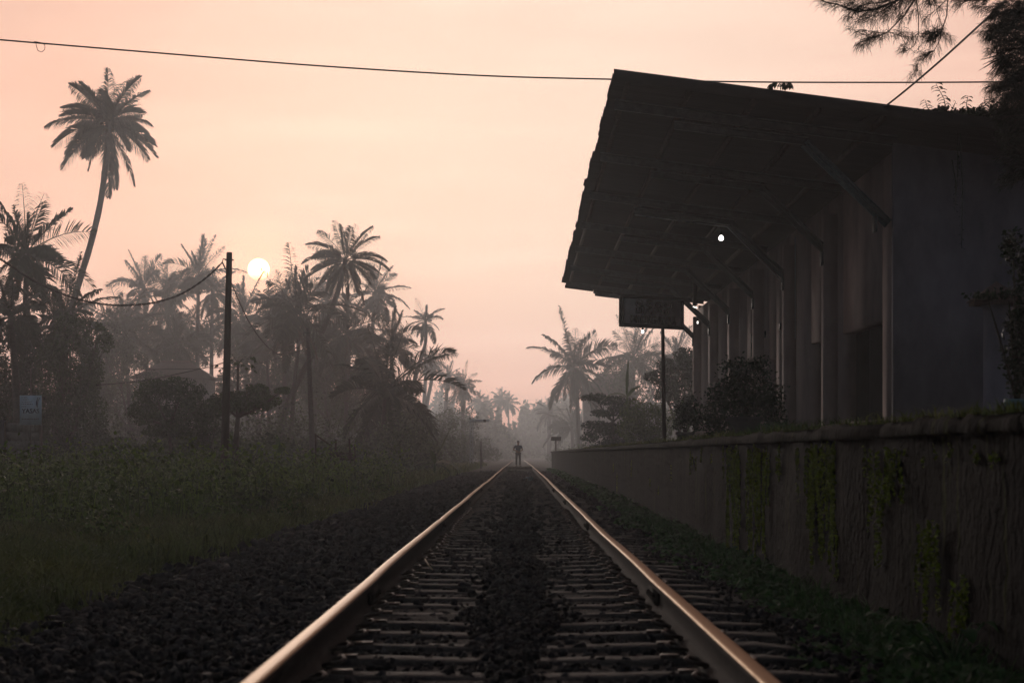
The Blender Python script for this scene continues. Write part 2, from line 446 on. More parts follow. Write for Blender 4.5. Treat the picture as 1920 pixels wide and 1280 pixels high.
# ------------------------------------------------------------------ platform
PX = 2.13; PT = CZ+.19
pf = empty('platform', (PX, 8, -.3), 'high mossy concrete railway platform with stained retaining wall', 'platform')
def platform():
    # wall face: a fine uneven sheet on a solid body
    ys = np.concatenate([np.arange(3,24,.12), np.arange(24,136.4,.6), [136.4]]); zs = np.linspace(-.4, PT-.10, 26)
    Yg, Zg = np.meshgrid(ys, zs)
    X = PX + rng.normal(size=Yg.shape)*.004 + .015*np.sin(Yg*.7)*np.sin(Zg*2.3+1) + .012*np.sin(Yg*3.1+Zg)
    jn = np.abs((Yg+1.3) % 4.6-.06) < .07; X = X+.012*jn
    X = X+.0*Zg
    X = X+.012*(np.sin(Yg*5.3+1)*np.sin(Zg*7+Yg) > .95)
    n = len(ys); i = np.arange(len(zs)-1)[:,None]*n + np.arange(n-1)[None]
    Fq = np.stack([i, i+n, i+n+1, i+1], -1).reshape(-1,4)
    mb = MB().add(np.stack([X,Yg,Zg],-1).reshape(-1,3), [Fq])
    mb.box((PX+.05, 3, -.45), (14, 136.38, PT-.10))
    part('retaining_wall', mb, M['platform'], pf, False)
    ys = np.concatenate([np.arange(3,30,.2), np.arange(30,136.5,1.5), [136.5]]); V = []
    for y in ys:
        e = PX-.045+.012*math.sin(y*1.7)+random.uniform(-.018,.018)+(.03 if random.random() < .06 else 0); b = .012*random.random()
        t = PT + random.uniform(-.014,.010)-(.03 if random.random() < .05 else 0)
        V += [(e+.02,y,PT-.105+b),(e,y,PT-.085),(e+.006,y,t-.03),(e+.035,y,t),(PX+.5,y,PT),(PX+.5,y,PT-.09)]
    i = np.arange(len(ys)-1)[:,None]*6; q = np.arange(6)[None]; q2 = (q+1) % 6
    Fq = np.stack([i+q, i+6+q, i+6+q2, i+q2], -1).reshape(-1,4)
    part('coping', MB().add(V, [Fq, [(0,1,2,3,4,5)], [tuple(len(V)-1-k for k in range(6))]]), M['platform'], pf)
    part('paving', MB().box((PX+.5,3,PT-.09),(14,136.4,PT-.004)), M['platform'], pf)
    # moss hanging in streaks
    pts = []
    def streak(px0, px1, py0, py1, n, dens=1):
        for _ in range(max(2,int(n*1.))):
            px = random.uniform(px0, px1); Y = PX*F/(px-VX)
            z0 = CZ+(HY-py0-random.uniform(-8,60)*random.random())/F*Y; z1 = z0-(z0-(CZ+(HY-py1)/F*Y))*random.uniform(.25,1.05)
            m = int(330*dens*(z0-z1)/1.); m = max(m, 8)
            z = np.linspace(z0, z1, m); w = np.cumsum(rng.normal(size=m))*.006
            wd = .009+.02*abs(np.sin(np.arange(m)*.07+random.random()*6))
            pts.append(np.stack([np.full(m,PX-.012)-.012*rng.random(m), Y+w+rng.normal(size=m)*wd, z+rng.normal(size=m)*.01],1))
    streak(1366,1405,838,1035,16); streak(1405,1425,838,1045,10); streak(1425,1446,838,1060,9); streak(1458,1466,838,900,3)
    streak(1492,1525,838,990,8,.8); streak(1520,1548,838,1050,12); streak(1548,1568,835,1085,12)
    streak(1270,1360,835,900,7,.5); streak(1640,1665,850,1060,5,.7); streak(1665,1695,840,960,8,.8); streak(1730,1765,980,1180,8,.7); streak(1790,1830,1080,1240,6,.6)
    streak(1100,1270,860,930,6,.4); streak(1600,1640,840,1000,4,.4); streak(1700,1880,835,870,12,.5)
    pp = np.concatenate(pts)
    V, Fq = leaf_quads(pp, np.full(len(pp), .021), .3, .8); mb = MB().add(V,[Fq])
    o = part('moss', mb, M['moss'], pf); o['kind'] = 'stuff'
    # roots / tufts fringing the coping
    n = 5200; y = 8+60*rng.random(n)**1.4; V, a, b, _ = blades(np.stack([np.full(n,PX-.03)+.05*rng.random(n), y, np.full(n,PT-.012)],1), .02+.085*rng.random(n)**4, .005+0*y, .7)
    o = part('fringe_grass', MB().add(V,[a,b]), M['grass'], pf); o['kind'] = 'stuff'
platform()

# low plants along the wall foot
def verge_right():
    n = 26000; y = 6.5+30*rng.random(n)**1.5
    edge = 1.42+.16*np.sin(y*.6)+.1*np.sin(y*1.7+1)+.12*np.clip((9.5-y)/3,0,1)-.10*np.clip((y-12)/10,0,1)
    x = edge+(PX-edge)*rng.random(n)**.75
    lump = .5+.5*np.sin(x*7+y*2.3)*np.sin(y*3.1)
    z = -.25+ .03*(x-1.4) + .11*lump*rng.random(n)
    V, Fq = leaf_quads(np.stack([x,y,z],1), np.full(n,.042)*(1+y/50), 1., .75)
    mb = MB().add(V,[Fq])
    n = 5000; y = 36+85*rng.random(n); x = 1.6+.5*rng.random(n); V, Fq = leaf_quads(np.stack([x,y,-.25+.2*rng.random(n)],1), np.full(n,.09), 1., .75); mb.add(V,[Fq])
    n = 3500; y = 7+40*rng.random(n)**1.5; x = 1.7+.42*rng.random(n); V,a,b,_ = blades(np.stack([x,y,np.full(n,-.26)],1), .08+.14*rng.random(n), .004+.004*rng.random(n), .5); mb.add(V,[a,b])
    tag(put('clover', mb.mesh('clover', M['clover'])), 'low green clover and weeds growing along the foot of the platform wall', 'ground cover', kind='stuff')
verge_right()

def blade_leaf(mb, base, dirv, L, W, droop=.5, seg=8, tear=0., fold=.25, roll=0., mi=0):
    """broad leaf with a midrib, drooping towards its tip"""
    d = Vector(dirv).normalized(); p = Vector(base); V = []
    side = d.cross(Vector((0,0,1)))
    if side.length < .05: side = Vector((1,0,0))
    side.normalize()
    side = Matrix.Rotation(roll, 3, d) @ side
    el = d.copy()
    for i in range(seg+1):
        t = i/seg
        w = W*.5*(math.sin(PI*min(1, t*.92+.08))**.7)*(1-.15*t)
        if i == 0: w = W*.05
        nrm = side.cross(el).normalized()
        jw = 1-tear*random.random(); jw2 = 1-tear*random.random()
        V += [p - side*w*jw - nrm*w*fold*-1, p.copy(), p + side*w*jw2 + nrm*w*fold]
        el = (el + Vector((0,0,-1))*droop/seg*1.6).normalized()
        p = p + el*L/seg
    i = np.arange(seg)[:,None]*3; Fq = np.concatenate([np.stack([i+0,i+1,i+4,i+3],-1).reshape(-1,4), np.stack([i+1,i+2,i+5,i+4],-1).reshape(-1,4)])
    mb.add(V, [Fq], mi)

w = empty('taro_plant', (1.98,9.3,-.26), 'broad leaved green weed at the foot of the mossy wall', 'plant')
mb = MB(); st = MB()
for k in range(13):
    a = random.uniform(0,2*PI); h = random.uniform(.08,.27); b = Vector((1.96,9.3,-.26)); t = b+Vector((math.cos(a)*random.uniform(.06,.22)-.03, math.sin(a)*.22, h))
    st.tube([b, (b+t)/2+Vector((0,0,.04)), t], .006, 5)
    blade_leaf(mb, t, (math.cos(a)-.2, math.sin(a), .25), random.uniform(.08,.14), random.uniform(.06,.09), .9, 6)
part('leaves', mb, M['clover'], w, True); part('stalks', st, M['clover'], w)

# ------------------------------------------------------------------ grass and undergrowth on the left
def left_field():
    def spread(n, y0, y1, pw, xr=-2.75, xl=None):
        y = y0+(y1-y0)*rng.random(n)**pw
        lim = -(VX+60)/F*y-.3
        x = xr + .25*np.sin(y*.8)*.6 - (-lim+xr)*(rng.random(n)) if False else xr + (lim-xr)*rng.random(n)
        return x, y
    mb = MB(); fl = MB()
    n = 105000; x, y = spread(n, 8.5, 62, 1.35)
    x = np.where(x > -2.9, x-.0, x) + .12*np.sin(y*1.3) + .08*np.sin(y*3.7)
    patch = .5+.5*np.sin(x*1.1+.5)*np.sin(y*.55+x*.4)
    near = np.clip((-2.75-x)/.7, .25, 1)
    h = (.07+.22*rng.random(n)**1.5*(.4+patch))*near
    V,a,b,t = blades(np.stack([x,y,gz(x,y)-.01],1), h, (.0035+.00016*y)*(.7+.6*rng.random(n)), .42)
    mb.add(V,[a,b])
    for k in range(90):   # taller clumps standing out of the sward
        yy = 10+46*random.random(); xx = -3.0-random.random()*((VX+40)/F*yy-2.6); m = random.randint(30,90)
        q = np.stack([xx+rng.normal(size=m)*.13, yy+rng.normal(size=m)*.16, np.full(m,float(gz(xx,yy)))],1)
        V2,a2,b2,t2 = blades(q, random.uniform(.2,.42)*(.5+.7*rng.random(m)), np.full(m,.004+.00018*yy), .5); mb.add(V2,[a2,b2])
    sel = rng.random(n) < .012
    V, Fa = leaf_quads(t[sel], .018+.0005*y[sel], .3, .6); fl.add(V,[Fa])
    n = 34000; x, y = spread(n, 60, 200, 1., -3.0); V,a,b,t = blades(np.stack([x,y,gz(x,y)],1), .2+.35*rng.random(n), .012+.00012*y, .45); mb.add(V,[a,b])
    tag(put('grass', mb.mesh('grass', M['grass'])), 'rough dry grass on the verge left of the track', 'grass', kind='stuff')
    tag(put('seed_heads', fl.mesh('seed_heads', M['flower'])), 'tiny pale seed heads scattered over the rough grass', 'seed heads', kind='stuff')
    # creepers heaped over the field
    mb = MB(); n = 120000
    g = rng
    y = 33+47*g.random(n); lim = -(VX+60)/F*y-.5; xr = np.interp(y, [33,40,52,62,80], [-5.0,-3.9,-3.25,-3.6,-4.4]); x = xr+(lim-xr)*g.random(n)
    cx = []; H = np.zeros(n)
    for k in range(110):
        yy = 35+44*random.random(); l = -(VX+60)/F*yy; rr = float(np.interp(yy, [33,40,52,62,80], [-5.2,-4.2,-3.7,-4.0,-5.0])); xx = rr+(l-rr)*random.random(); s = random.uniform(.5,1.3)
        hh = random.uniform(.15,1.05)*float(np.interp(yy,[33,45,60,80],[.45,.85,1.25,1.3]))
        H = np.maximum(H, hh*np.exp(-((x-xx)**2+(y-yy)**2*.5)/(s*s)))
    u = g.random(n)**.4
    keep = (H > .12) | (g.random(n) < .25)
    x,y,H,u = x[keep],y[keep],H[keep],u[keep]
    z = gz(x,y)+.04+H*u+.1*g.random(len(x))**2
    V,Fq = leaf_quads(np.stack([x,y,z],1), np.full(len(x),.085)*(.6+.8*g.random(len(x))), .6, .65); mb.add(V,[Fq])
    # stray clumps in the nearer grass
    for c, r_, m in (((-5.3,26.5),(.55,.9,.30),700), ((-4.4,30.5),(.45,.8,.28),500), ((-3.7,33),(.35,.7,.2),350), ((-7.0,31),(.9,1.2,.3),900)):
        p = blob_points((c[0],c[1],-.2), r_, m); p[:,2] = np.maximum(p[:,2], -.3); V,Fq = leaf_quads(p, np.full(m,.07), .6, .65); mb.add(V,[Fq])
    m = 2600; y = 30+48*g.random(m); lim = -(VX+60)/F*y-.5; xr = np.interp(y, [30,40,52,62,80], [-5.0,-4.2,-3.6,-3.8,-4.6]); x = xr+(lim-xr)*g.random(m)
    V,a,b,t = blades(np.stack([x,y,gz(x,y)],1), .5+.9*g.random(m)**2, np.full(m,.012), .3); mb.add(V,[a,b])
    V,Fq = leaf_quads(np.repeat(t,4,0)+g.normal(size=(m*4,3))*.09, np.full(m*4,.10), .5, .6); mb.add(V,[Fq])
    tag(put('undergrowth', mb.mesh('undergrowth', M['vine'])), 'heaped green creepers and weeds covering the field left of the track', 'undergrowth', kind='stuff')
    mb = MB(); n = 150000
    y = 82+150*g.random(n); xr = np.interp(y,[82,110,160,230],[-6.2,-5.3,-5.0,-5.4]); lim = -VX/F*y-2; x = xr+(lim-xr)*g.random(n)**1.3; H = np.zeros(n)
    for k in range(150):
        yy = 84+140*random.random(); rr = float(np.interp(yy,[82,110,160,230],[-7,-6.2,-6.4,-6.6])); l = -VX/F*yy; xx = rr+(l-rr)*random.random()**1.3; s = random.uniform(.9,2.4); hh = random.uniform(.8,2.6)*min(1,(rr+3-xx)/5+.25)*(1+2.6*min(1,max(0,(yy-110)/80)))
        H = np.maximum(H, hh*np.exp(-((x-xx)**2+(y-yy)**2*.3)/(s*s)))
    keep = H > .2; x,y,H = x[keep],y[keep],H[keep]
    V,Fq = leaf_quads(np.stack([x,y,gz(x,y)+H*g.random(len(x))**.4],1), np.full(len(x),.24), .5, .65); mb.add(V,[Fq])
    tag(put('thicket', mb.mesh('thicket', M['vine_far'])), 'misty low thicket along the track beyond the poles', 'thicket', kind='stuff')
    # bushes beyond the platform end, right
    mb = MB(); n = 16000
    y = 142+150*g.random(n); x = 3.2+.09*(y-142)*.6*g.random(n)+g.random(n)*9; H = .5+1.6*np.abs(np.sin(x*.9)*np.sin(y*.13))
    V,Fq = leaf_quads(np.stack([x,y,gz(x,y)+H*g.random(n)**.5],1), np.full(n,.24), .5, .6); mb.add(V,[Fq])
    tag(put('hedge', mb.mesh('hedge', M['vine_far'])), 'misty low bushes along the track beyond the platform end', 'bushes', kind='stuff')
left_field()

# ------------------------------------------------------------------ palms
def add_frond(mb, o, dirv, L, droop, lw=.07, ll=.85, pairs=38, roll=0., g=rng, hang=.5, mi=0):
    d = np.array(dirv, float); d /= np.linalg.norm(d)
    n = 14; pts = [np.array(o, float)]; tg = [d]
    for i in range(n):
        t = (i+.5)/n
        d = d + np.array([0,0,-1.])*droop/n*(.5+1.4*t)
        d /= np.linalg.norm(d); pts.append(pts[-1]+d*L/n); tg.append(d)
    pts = np.array(pts); tg = np.array(tg)
    mb.tube([Vector(p) for p in pts[::2]], list(np.linspace(.035,.008,8)), 4, True, mi)
    t = np.linspace(.13, .995, pairs); t = np.repeat(t, 2) + g.normal(size=pairs*2)*.004
    sgn = np.tile([1,-1], pairs)
    tear = .5+.5*np.sin(t*(14+10*g.random())+6*g.random()+sgn*1.3)
    keep = g.random(pairs*2) > .05+.5*(tear > .93)
    t, sgn = t[keep], sgn[keep]; t = np.clip(t, .1, 1)
    idx = t*n; i0 = np.clip(idx.astype(int),0,n-1); fr = (idx-i0)[:,None]
    p = pts[i0]*(1-fr)+pts[i0+1]*fr; T = unit(tg[i0]*(1-fr)+tg[i0+1]*fr)
    up = np.array([0,0,1.]); sd = np.cross(T, up); sd = np.where(np.linalg.norm(sd,axis=1,keepdims=True) < .15, np.array([[1.,0,0]]), sd); sd = unit(sd)
    nr = np.cross(sd, T)
    cr, sr = math.cos(roll), math.sin(roll); sd, nr = sd*cr+nr*sr, nr*cr-sd*sr
    prof = ll*(np.sin(PI*np.clip(t,0,1)**.75)**.55*.85+.15)*(.85+.3*g.random(len(t)))
    fw = .45+.5*t
    dv = unit(sd*sgn[:,None] + T*fw[:,None] + nr*.15 + up*(-hang*.55) + g.normal(size=(len(t),3))*.13)
    dv2 = unit(dv + up*(-hang*(1.0)) )
    m = p + dv*(prof*.5)[:,None]; e = m + dv2*(prof*.55)[:,None]
    wv = unit(np.cross(dv, up*.6+T*.8))*lw*.5
    V = np.stack([p-wv*.5, p+wv*.5, m+wv, m-wv, e],1).reshape(-1,3)
    b = (np.arange(len(t))*5)[:,None]
    mb.add(V, [b+np.array([[0,1,2,3]]), b+np.array([[3,2,4]])], mi)

def crown_mesh(seed, n=24, L=3.4, lw=.075, low=-35, high=82, wind=.15):
    g = np.random.default_rng(seed); mb = MB()
    for k in range(n):
        f = k/(n-1); az = k*2.39996+g.normal()*.25
        el = R(high+(low-high)*f+g.normal()*8)
        d = (math.cos(el)*math.cos(az)+wind*.3, math.cos(el)*math.sin(az), math.sin(el))
        add_frond(mb, (0,0,-.25*f), d, L*(.62+.5*g.random())*(1 if f > .12 else .75), (.2 if f < .3 else .45)+.45*g.random()+(.25 if f > .6 else 0), lw*(.9+.25*g.random()), L*(.17+.07*g.random()), 46, g.normal()*.8, g, .25+.5*g.random())
    return mb
def add_nuts(n=7, r=.13, R0=.28):
    mb = MB()
    for k in range(n):
        a = random.uniform(0,2*PI); c = (math.cos(a)*R0, math.sin(a)*R0, -.45-random.random()*.3)
        mb.lathe(c, [(.02,-r),(r*.75,-r*.7),(r,-.02),(r*.8,r*.6),(.03,r)], 7)
    return mb
CROWNS = [crown_mesh(s, n, 3.4, lw, lo).mesh('crown', M['frond']) for s, n, lw, lo in ((1,25,.085,-45),(2,22,.085,-35),(3,27,.085,-55),(4,20,.09,-40),(5,24,.085,-30),(6,19,.11,-50))]
NUTS = add_nuts(1, .15, 0).mesh('coconut', M['nut'], True)
def dead_fronds(seed):
    g = np.random.default_rng(seed); mb = MB()
    for k in range(5):
        a = k*2.1+g.random(); el = R(-35-30*g.random())
        add_frond(mb, (0,0,-.3), (math.cos(el)*math.cos(a),math.cos(el)*math.sin(a),math.sin(el)), 2.6*(.7+.5*g.random()), .9, .07, .45, 30, g.normal(), g, 1.2)
    return mb.mesh('dead_fronds', M['frond_dry'])
DEAD = [dead_fronds(1), dead_fronds(2)]
def trunk_tube(mb, pts, r0, r1):
    # smooth curve through points
    pts = [Vector(p) for p in pts]; out = []
    n = len(pts)
    for i in range(n-1):
        p0 = pts[max(i-1,0)]; p1 = pts[i]; p2 = pts[i+1]; p3 = pts[min(i+2,n-1)]
        for k in range(6):
            t = k/6
            out.append(.5*((2*p1)+(p2-p0)*t+(2*p0-5*p1+4*p2-p3)*t*t+(3*p1-p0-3*p2+p3)*t**3))
    out.append(pts[-1]); m = len(out)
    rad = [(r0+(r1-r0)*(i/(m-1))**.7)*(1+.035*math.sin(i*2.1))*(1.5 if i == 0 else 1.2 if i == 1 else 1) for i in range(m)]
    mb.tube(out, rad, 8)
def palm(label, pix, Y, rpx, var=0, r0=.2, r1=.13, crown=None, nuts=True, rz=None, mats=None, dy=None, group='coconut palms'):
    """pix: points of the trunk from crown down, in the photo at distance Y"""
    pts = [P(a, b, Y) for a, b in pix]
    if dy:
        for i, p in enumerate(pts): pts[i] = P(pix[i][0], pix[i][1], Y+dy*i/(len(pts)-1))
    base = pts[-1].copy(); gzb = float(gz(base.x, base.y))-.05
    if base.z > gzb+.3:
        prev = pts[-2] if len(pts) > 1 else base+Vector((0,0,1))
        dd = base-prev; ext = base.z-gzb
        sx = max(-.35, min(.35, dd.x/max(.1,-dd.z) if dd.z < 0 else 0))
        base = Vector((base.x+sx*ext*.7, base.y, gzb)); pts.append(base)
    root = empty('coconut_palm', base, label, 'palm tree', group)
    tm = MB(); trunk_tube(tm, pts[::-1], r0, r1); part('trunk', tm, M['trunk'], root, True)
    top = pts[0]
    if crown is None:
        c = put('crown', CROWNS[var % 6], root); s = rpx/F*Y/2.55
        c.scale = (s,s,s); c.rotation_euler.z = rz if rz is not None else random.uniform(0,6.28)
    else:
        c = put('crown', crown.mesh('crown', mats or M['frond']), root)
    c.location = top-base
    if nuts:
        for _ in range(5):
            q = put('coconut', NUTS, root); a = random.uniform(0,6.28); q.location = top-base+Vector((math.cos(a)*.32, math.sin(a)*.32, random.uniform(-.35,0)))
    if crown is not None or var in (0,2,3):
        q = put('dead_fronds', DEAD[var % 2], root); sc_ = rpx/F*Y/2.55; q.scale = (sc_,sc_,sc_); q.location = top-base; q.rotation_euler.z = random.uniform(0,6)
    return root
def hero_crown(spec, k, lw=.085, pairs=46, ll=.8):
    """spec: (angle in the picture, length in m, droop, depth)"""
    mb = MB()
    for a, L, dr, dp, *r in spec:
        a = R(a); dp *= 1.0
        d = (math.cos(a)*math.sqrt(max(0,1-dp*dp)), dp, math.sin(a)*math.sqrt(max(0,1-dp*dp)))
        add_frond(mb, (0,0,0), d, L*k*1.04, dr*.72, lw, ll*k, pairs, (r[0] if r else random.choice((-1,1))*random.uniform(.5,1.1)), rng, .65)
    return mb

# the tall leaning palm, left
kk = 150/F
h1 = hero_crown([(128,100,.55,.1),(118,85,.6,-.3),(100,75,.7,.4),(88,95,1.0,-.2),(72,95,.75,.25),(62,100,.85,-.15),(50,95,.6,.2),(145,90,.9,.1),(157,85,.9,-.35),(168,118,.75,.05),(175,80,.8,.5),(188,110,.9,-.1),(200,100,.8,.3),(215,120,.8,-.1),(20,80,1.1,.2),(34,70,1.2,-.2),(5,75,1.2,.1),(-10,100,1.0,-.15),(-22,105,.8,.2),(-32,100,.7,.0),(-50,60,.6,.3),(225,80,.6,.3),(240,70,.7,-.3),(-90,135,.2,.02),(-84,120,.15,.1),(95,65,.5,.7),(80,65,.5,-.7),(110,60,.4,.8)], kk, .11, 92, 29)
palm('tall coconut palm rising far above the other trees at the left, curved bare trunk', [(203,228),(200,285),(190,370),(172,450),(148,530),(132,590),(118,680),(108,760)], 150, 105, crown=h1, r0=.30, r1=.21)
kk = 180/F
h2 = hero_crown([(105,75,.4,.1),(95,68,.4,-.4),(85,70,.5,.35),(75,66,.5,-.2),(122,75,.9,.1),(62,80,.8,.15),(48,78,.9,-.2),(140,78,1.0,.0),(150,70,1.0,.4),(165,80,1.0,-.1),(178,70,.7,.3),(196,88,.6,-.05),(205,70,.7,.4),(232,65,.6,.2),(245,70,.5,-.1),(-5,72,.8,.25),(10,85,1.2,-.1),(22,78,1.1,.2),(-18,68,.8,-.3),(-32,62,.8,.1),(-50,50,.6,.3),(-70,60,.3,.2),(255,80,.3,.1)], kk, .11, 80, 19)
palm('coconut palm with the clearest crown right of the sun, long trunk leaning left', [(648,487),(636,537),(620,585),(600,630),(578,678),(555,722),(535,770)], 180, 75, crown=h2, r0=.3, r1=.22)
PALMS = [
 ('dark bushy coconut palm cut by the left edge of the photo', [(50,470),(48,600)], 101, 105, 0),
 ('dark low coconut palm hanging in front of the tall palm trunk', [(118,598),(112,720)], 96, 92, 2),
 ('dark drooping palm lowest at the left edge above the blue sign', [(20,590),(28,700)], 92, 85, 4),
 ('pale palm left of a pair at the skyline between tall palm and pole', [(270,535),(274,640)], 304, 58, 1),
 ('pale palm right of a pair at the skyline between tall palm and pole', [(315,553),(316,650)], 296, 58, 3),
 ('grey palm just left of the taller utility pole, crown level with the pole top', [(372,515),(371,620)], 264, 66, 1),
 ('hazy palm crown touching the taller utility pole from behind', [(398,545),(397,640)], 284, 55, 5),
 ('broad hazy palm over the roof of the misty house', [(232,618),(240,720)], 240, 88, 4),
 ('hazy palm under the sun, right of the taller pole', [(455,592),(460,680)], 268, 72, 0),
 ('orange tinged palm whose fronds cross the edge of the sun', [(532,565),(533,660)], 240, 58, 1),
 ('dark full palm right below the sun, thin trunk leaning left', [(555,580),(560,640),(552,720)], 176, 92, 2),
 ('hazy palm behind the trunk of the palm with the clearest crown', [(612,565),(612,680)], 280, 58, 3),
 ('slim grey palm right of the clearest crown, trunk straight', [(703,548),(700,600),(697,640)], 284, 58, 3),
 ('drooping grey palm below the clearest crown', [(652,618),(650,720)], 224, 82, 0),
 ('upright tufted palm at the right shoulder of the left grove', [(733,640),(735,720)], 208, 64, 1),
 ('large low palm near the track with wide hanging fronds', [(722,728),(720,790)], 137, 118, 4),
 ('small lone palm with a thin curved trunk left of the open sky', [(798,600),(798,640),(790,670),(777,715)], 268, 36, 5),
 ('faint distant palm close behind the curved lone palm', [(800,682),(796,740)], 363, 22, 1),
 ('faint distant palm with a leaning trunk beside the lone palm', [(813,680),(808,720),(800,760)], 352, 28, 3),
 ('faint distant palm on a thin straight trunk above the misty trees', [(840,705),(836,760)], 374, 26, 5),
 ('faint distant palm nearest the open gap above the signal', [(868,722),(868,770)], 330, 34, 2),
 ('misty low palm between the house and the taller pole', [(330,640),(330,720)], 248, 75, 0),
 ('misty palm low between the two utility poles', [(500,640),(503,730)], 240, 78, 4),
 ('misty palm behind the shorter utility pole', [(590,655),(590,740)], 256, 70, 2),
 ('misty palm between the clearest crown and the tufted palm', [(690,660),(690,740)], 248, 66, 5),
 ('broad palm right of the track with fronds hanging over the mist', [(1076,683),(1082,740),(1084,790)], 240, 78, 2),
 ('hazy palm partly behind the station name board', [(1188,668),(1188,740)], 264, 68, 0),
 ('hazy palm between the board post and the station', [(1268,668),(1268,740)], 275, 52, 1),
 ('small pale palm low beside the end of the platform', [(1072,796),(1074,830)], 296, 52, 4),
 ('faint palm left of the small pale palm beyond the platform', [(1030,772),(1030,810)], 363, 30, 5),
]
for lb, px, Y, r, v in PALMS: palm(lb, px, Y, r, v, r0=.2*max(1,Y/170), r1=.13*max(1,Y/170), nuts=False)

# ------------------------------------------------------------------ broadleaf trees
def tree(name, label, cat, base_px, Y, clumps, n, leaf, m, tr=.12, fork=None, group=None, asp=.55, wood='bark'):
    """clumps: (px, py, rx_px, ry_px) of the crown at distance Y"""
    b = P(base_px, HY, Y); b.z = float(gz(b.x, Y))-.04
    root = empty(name, b, label, cat, group)
    k = Y/F; cr = MB(); tk = MB()
    tot = sum(c[2]*c[3] for c in clumps)
    cs = [P(c[0], c[1], Y)+Vector((0, random.uniform(-.5,.5)*c[2]*k, 0)) for c in clumps]
    f = P(*fork, Y) if fork else b+(sum(cs, Vector())/len(cs)-b)*.45
    mid = (b+f)/2+Vector((random.uniform(-.05,.05)*f.z, 0, 0))
    tk.tube([b, mid, f], [tr*1.25, tr, tr*.85], 8)
    for c, q in zip(clumps, cs):
        e = q+Vector((0,0,c[3]*k*.2)); mm = f.lerp(e, .5)+Vector((0,0,-.08*(e-f).length))
        tk.tube([f, mm, e], [tr*.6, tr*.4, tr*.12], 6)
        for _ in range(3):
            e2 = q+Vector((random.uniform(-.7,.7)*c[2]*k, random.uniform(-.7,.7)*c[2]*k, random.uniform(-.4,.6)*c[3]*k)); tk.tube([mm, e2], [tr*.25, tr*.06], 5)
        cnt = int(n*c[2]*c[3]/tot)
        p = blob_points(q, (c[2]*k, c[2]*k*.8, c[3]*k), cnt, rng, .45)
        p[:,2] = np.maximum(p[:,2], b.z+.1)
        V,Fq = leaf_quads(p, np.full(cnt, leaf), .5, asp); cr.add(V,[Fq])
    part('trunk', tk, M[wood], root, True); part('crown', cr, M[m], root)
    return root
tree('bushy_tree', 'dense dark bushy tree right of the blue and white sign', 'tree', 128, 90, [(120,720,55,75),(90,790,40,70),(150,790,48,65),(175,700,30,45),(110,670,40,40),(60,800,25,50),(170,840,45,34),(95,850,45,34),(130,620,36,34),(185,640,26,30)], 30000, .13, 'leaf', .13)
tree('bushy_tree', 'dark tree mass behind the concrete block wall at the left edge', 'tree', 15, 98, [(10,690,45,70),(40,740,40,60),(0,760,40,60),(50,640,45,50),(75,700,40,60),(30,830,60,40)], 15000, .16, 'leaf_dark', .14)
tree('spreading_tree', 'wide spreading tree left of the taller pole, thin trunk in the weeds', 'tree', 318, 80, [(290,735,40,25),(345,730,45,24),(260,775,35,22),(320,770,55,25),(380,765,35,24),(300,805,40,15),(345,800,45,18)], 14000, .11, 'leaf', .07, (318,800))
tree('almond_tree', 'flat topped almond tree with forked trunk right of the taller pole', 'tree', 446, 76, [(440,745,32,15),(480,735,28,16),(500,752,30,11),(465,762,40,14),(420,760,25,16),(530,732,20,7)], 8500, .10, 'leaf', .10, (446,782))
tree('shrub_tree', 'loose shrub standing between wide spreading tree and taller pole', 'shrub', 395, 84, [(390,790,30,30),(375,820,30,22),(410,760,22,22),(370,845,40,20)], 7000, .11, 'leaf', .05)
tree('mango_tree', 'tall misty tree rising behind the wide spreading tree', 'tree', 250, 190, [(235,690,50,45),(215,650,35,40),(275,730,45,35),(200,740,40,50),(230,800,60,45),(290,790,50,40)], 13000, .22, 'leaf', .2)
G = 'misty trees under the left palms'
tree('misty_tree', 'misty broad tree under the sun between the two utility poles', 'tree', 490, 250, [(470,660,50,40),(520,690,50,45),(440,720,40,40),(500,740,60,40)], 12000, .36, 'leaf', .3, group=G)
tree('misty_tree', 'misty broad tree behind the shorter utility pole', 'tree', 620, 255, [(600,660,45,45),(650,680,45,50),(620,740,60,45),(570,720,40,40)], 12000, .36, 'leaf', .3, group=G)
tree('misty_tree', 'misty tree filling the gap left of the misty house', 'tree', 190, 240, [(190,660,45,45),(220,610,40,40),(170,720,40,50)], 9000, .36, 'leaf', .25, group=G)
tree('misty_tree', 'misty tree behind the pair of skyline palms', 'tree', 320, 300, [(300,620,55,45),(350,630,45,45),(270,660,40,40),(390,640,35,45)], 12000, .42, 'leaf', .3, group=G)
tree('misty_tree', 'misty tree right of the shorter pole under the tufted palm', 'tree', 700, 225, [(690,720,50,45),(740,760,45,40),(660,770,45,35),(770,790,40,30)], 11000, .34, 'leaf', .25, group=G)
tree('misty_tree', 'round misty tree left of the signal arm', 'tree', 850, 240, [(830,800,35,32),(870,795,32,32),(800,815,30,28),(850,835,40,25),(885,830,22,30)], 5000, .26, 'leaf', .15, group=G)
tree('misty_tree', 'low misty tree right behind the signal post', 'tree', 905, 270, [(905,840,20,22),(925,852,18,14),(880,840,20,25)], 2200, .3, 'leaf', .15, group=G)
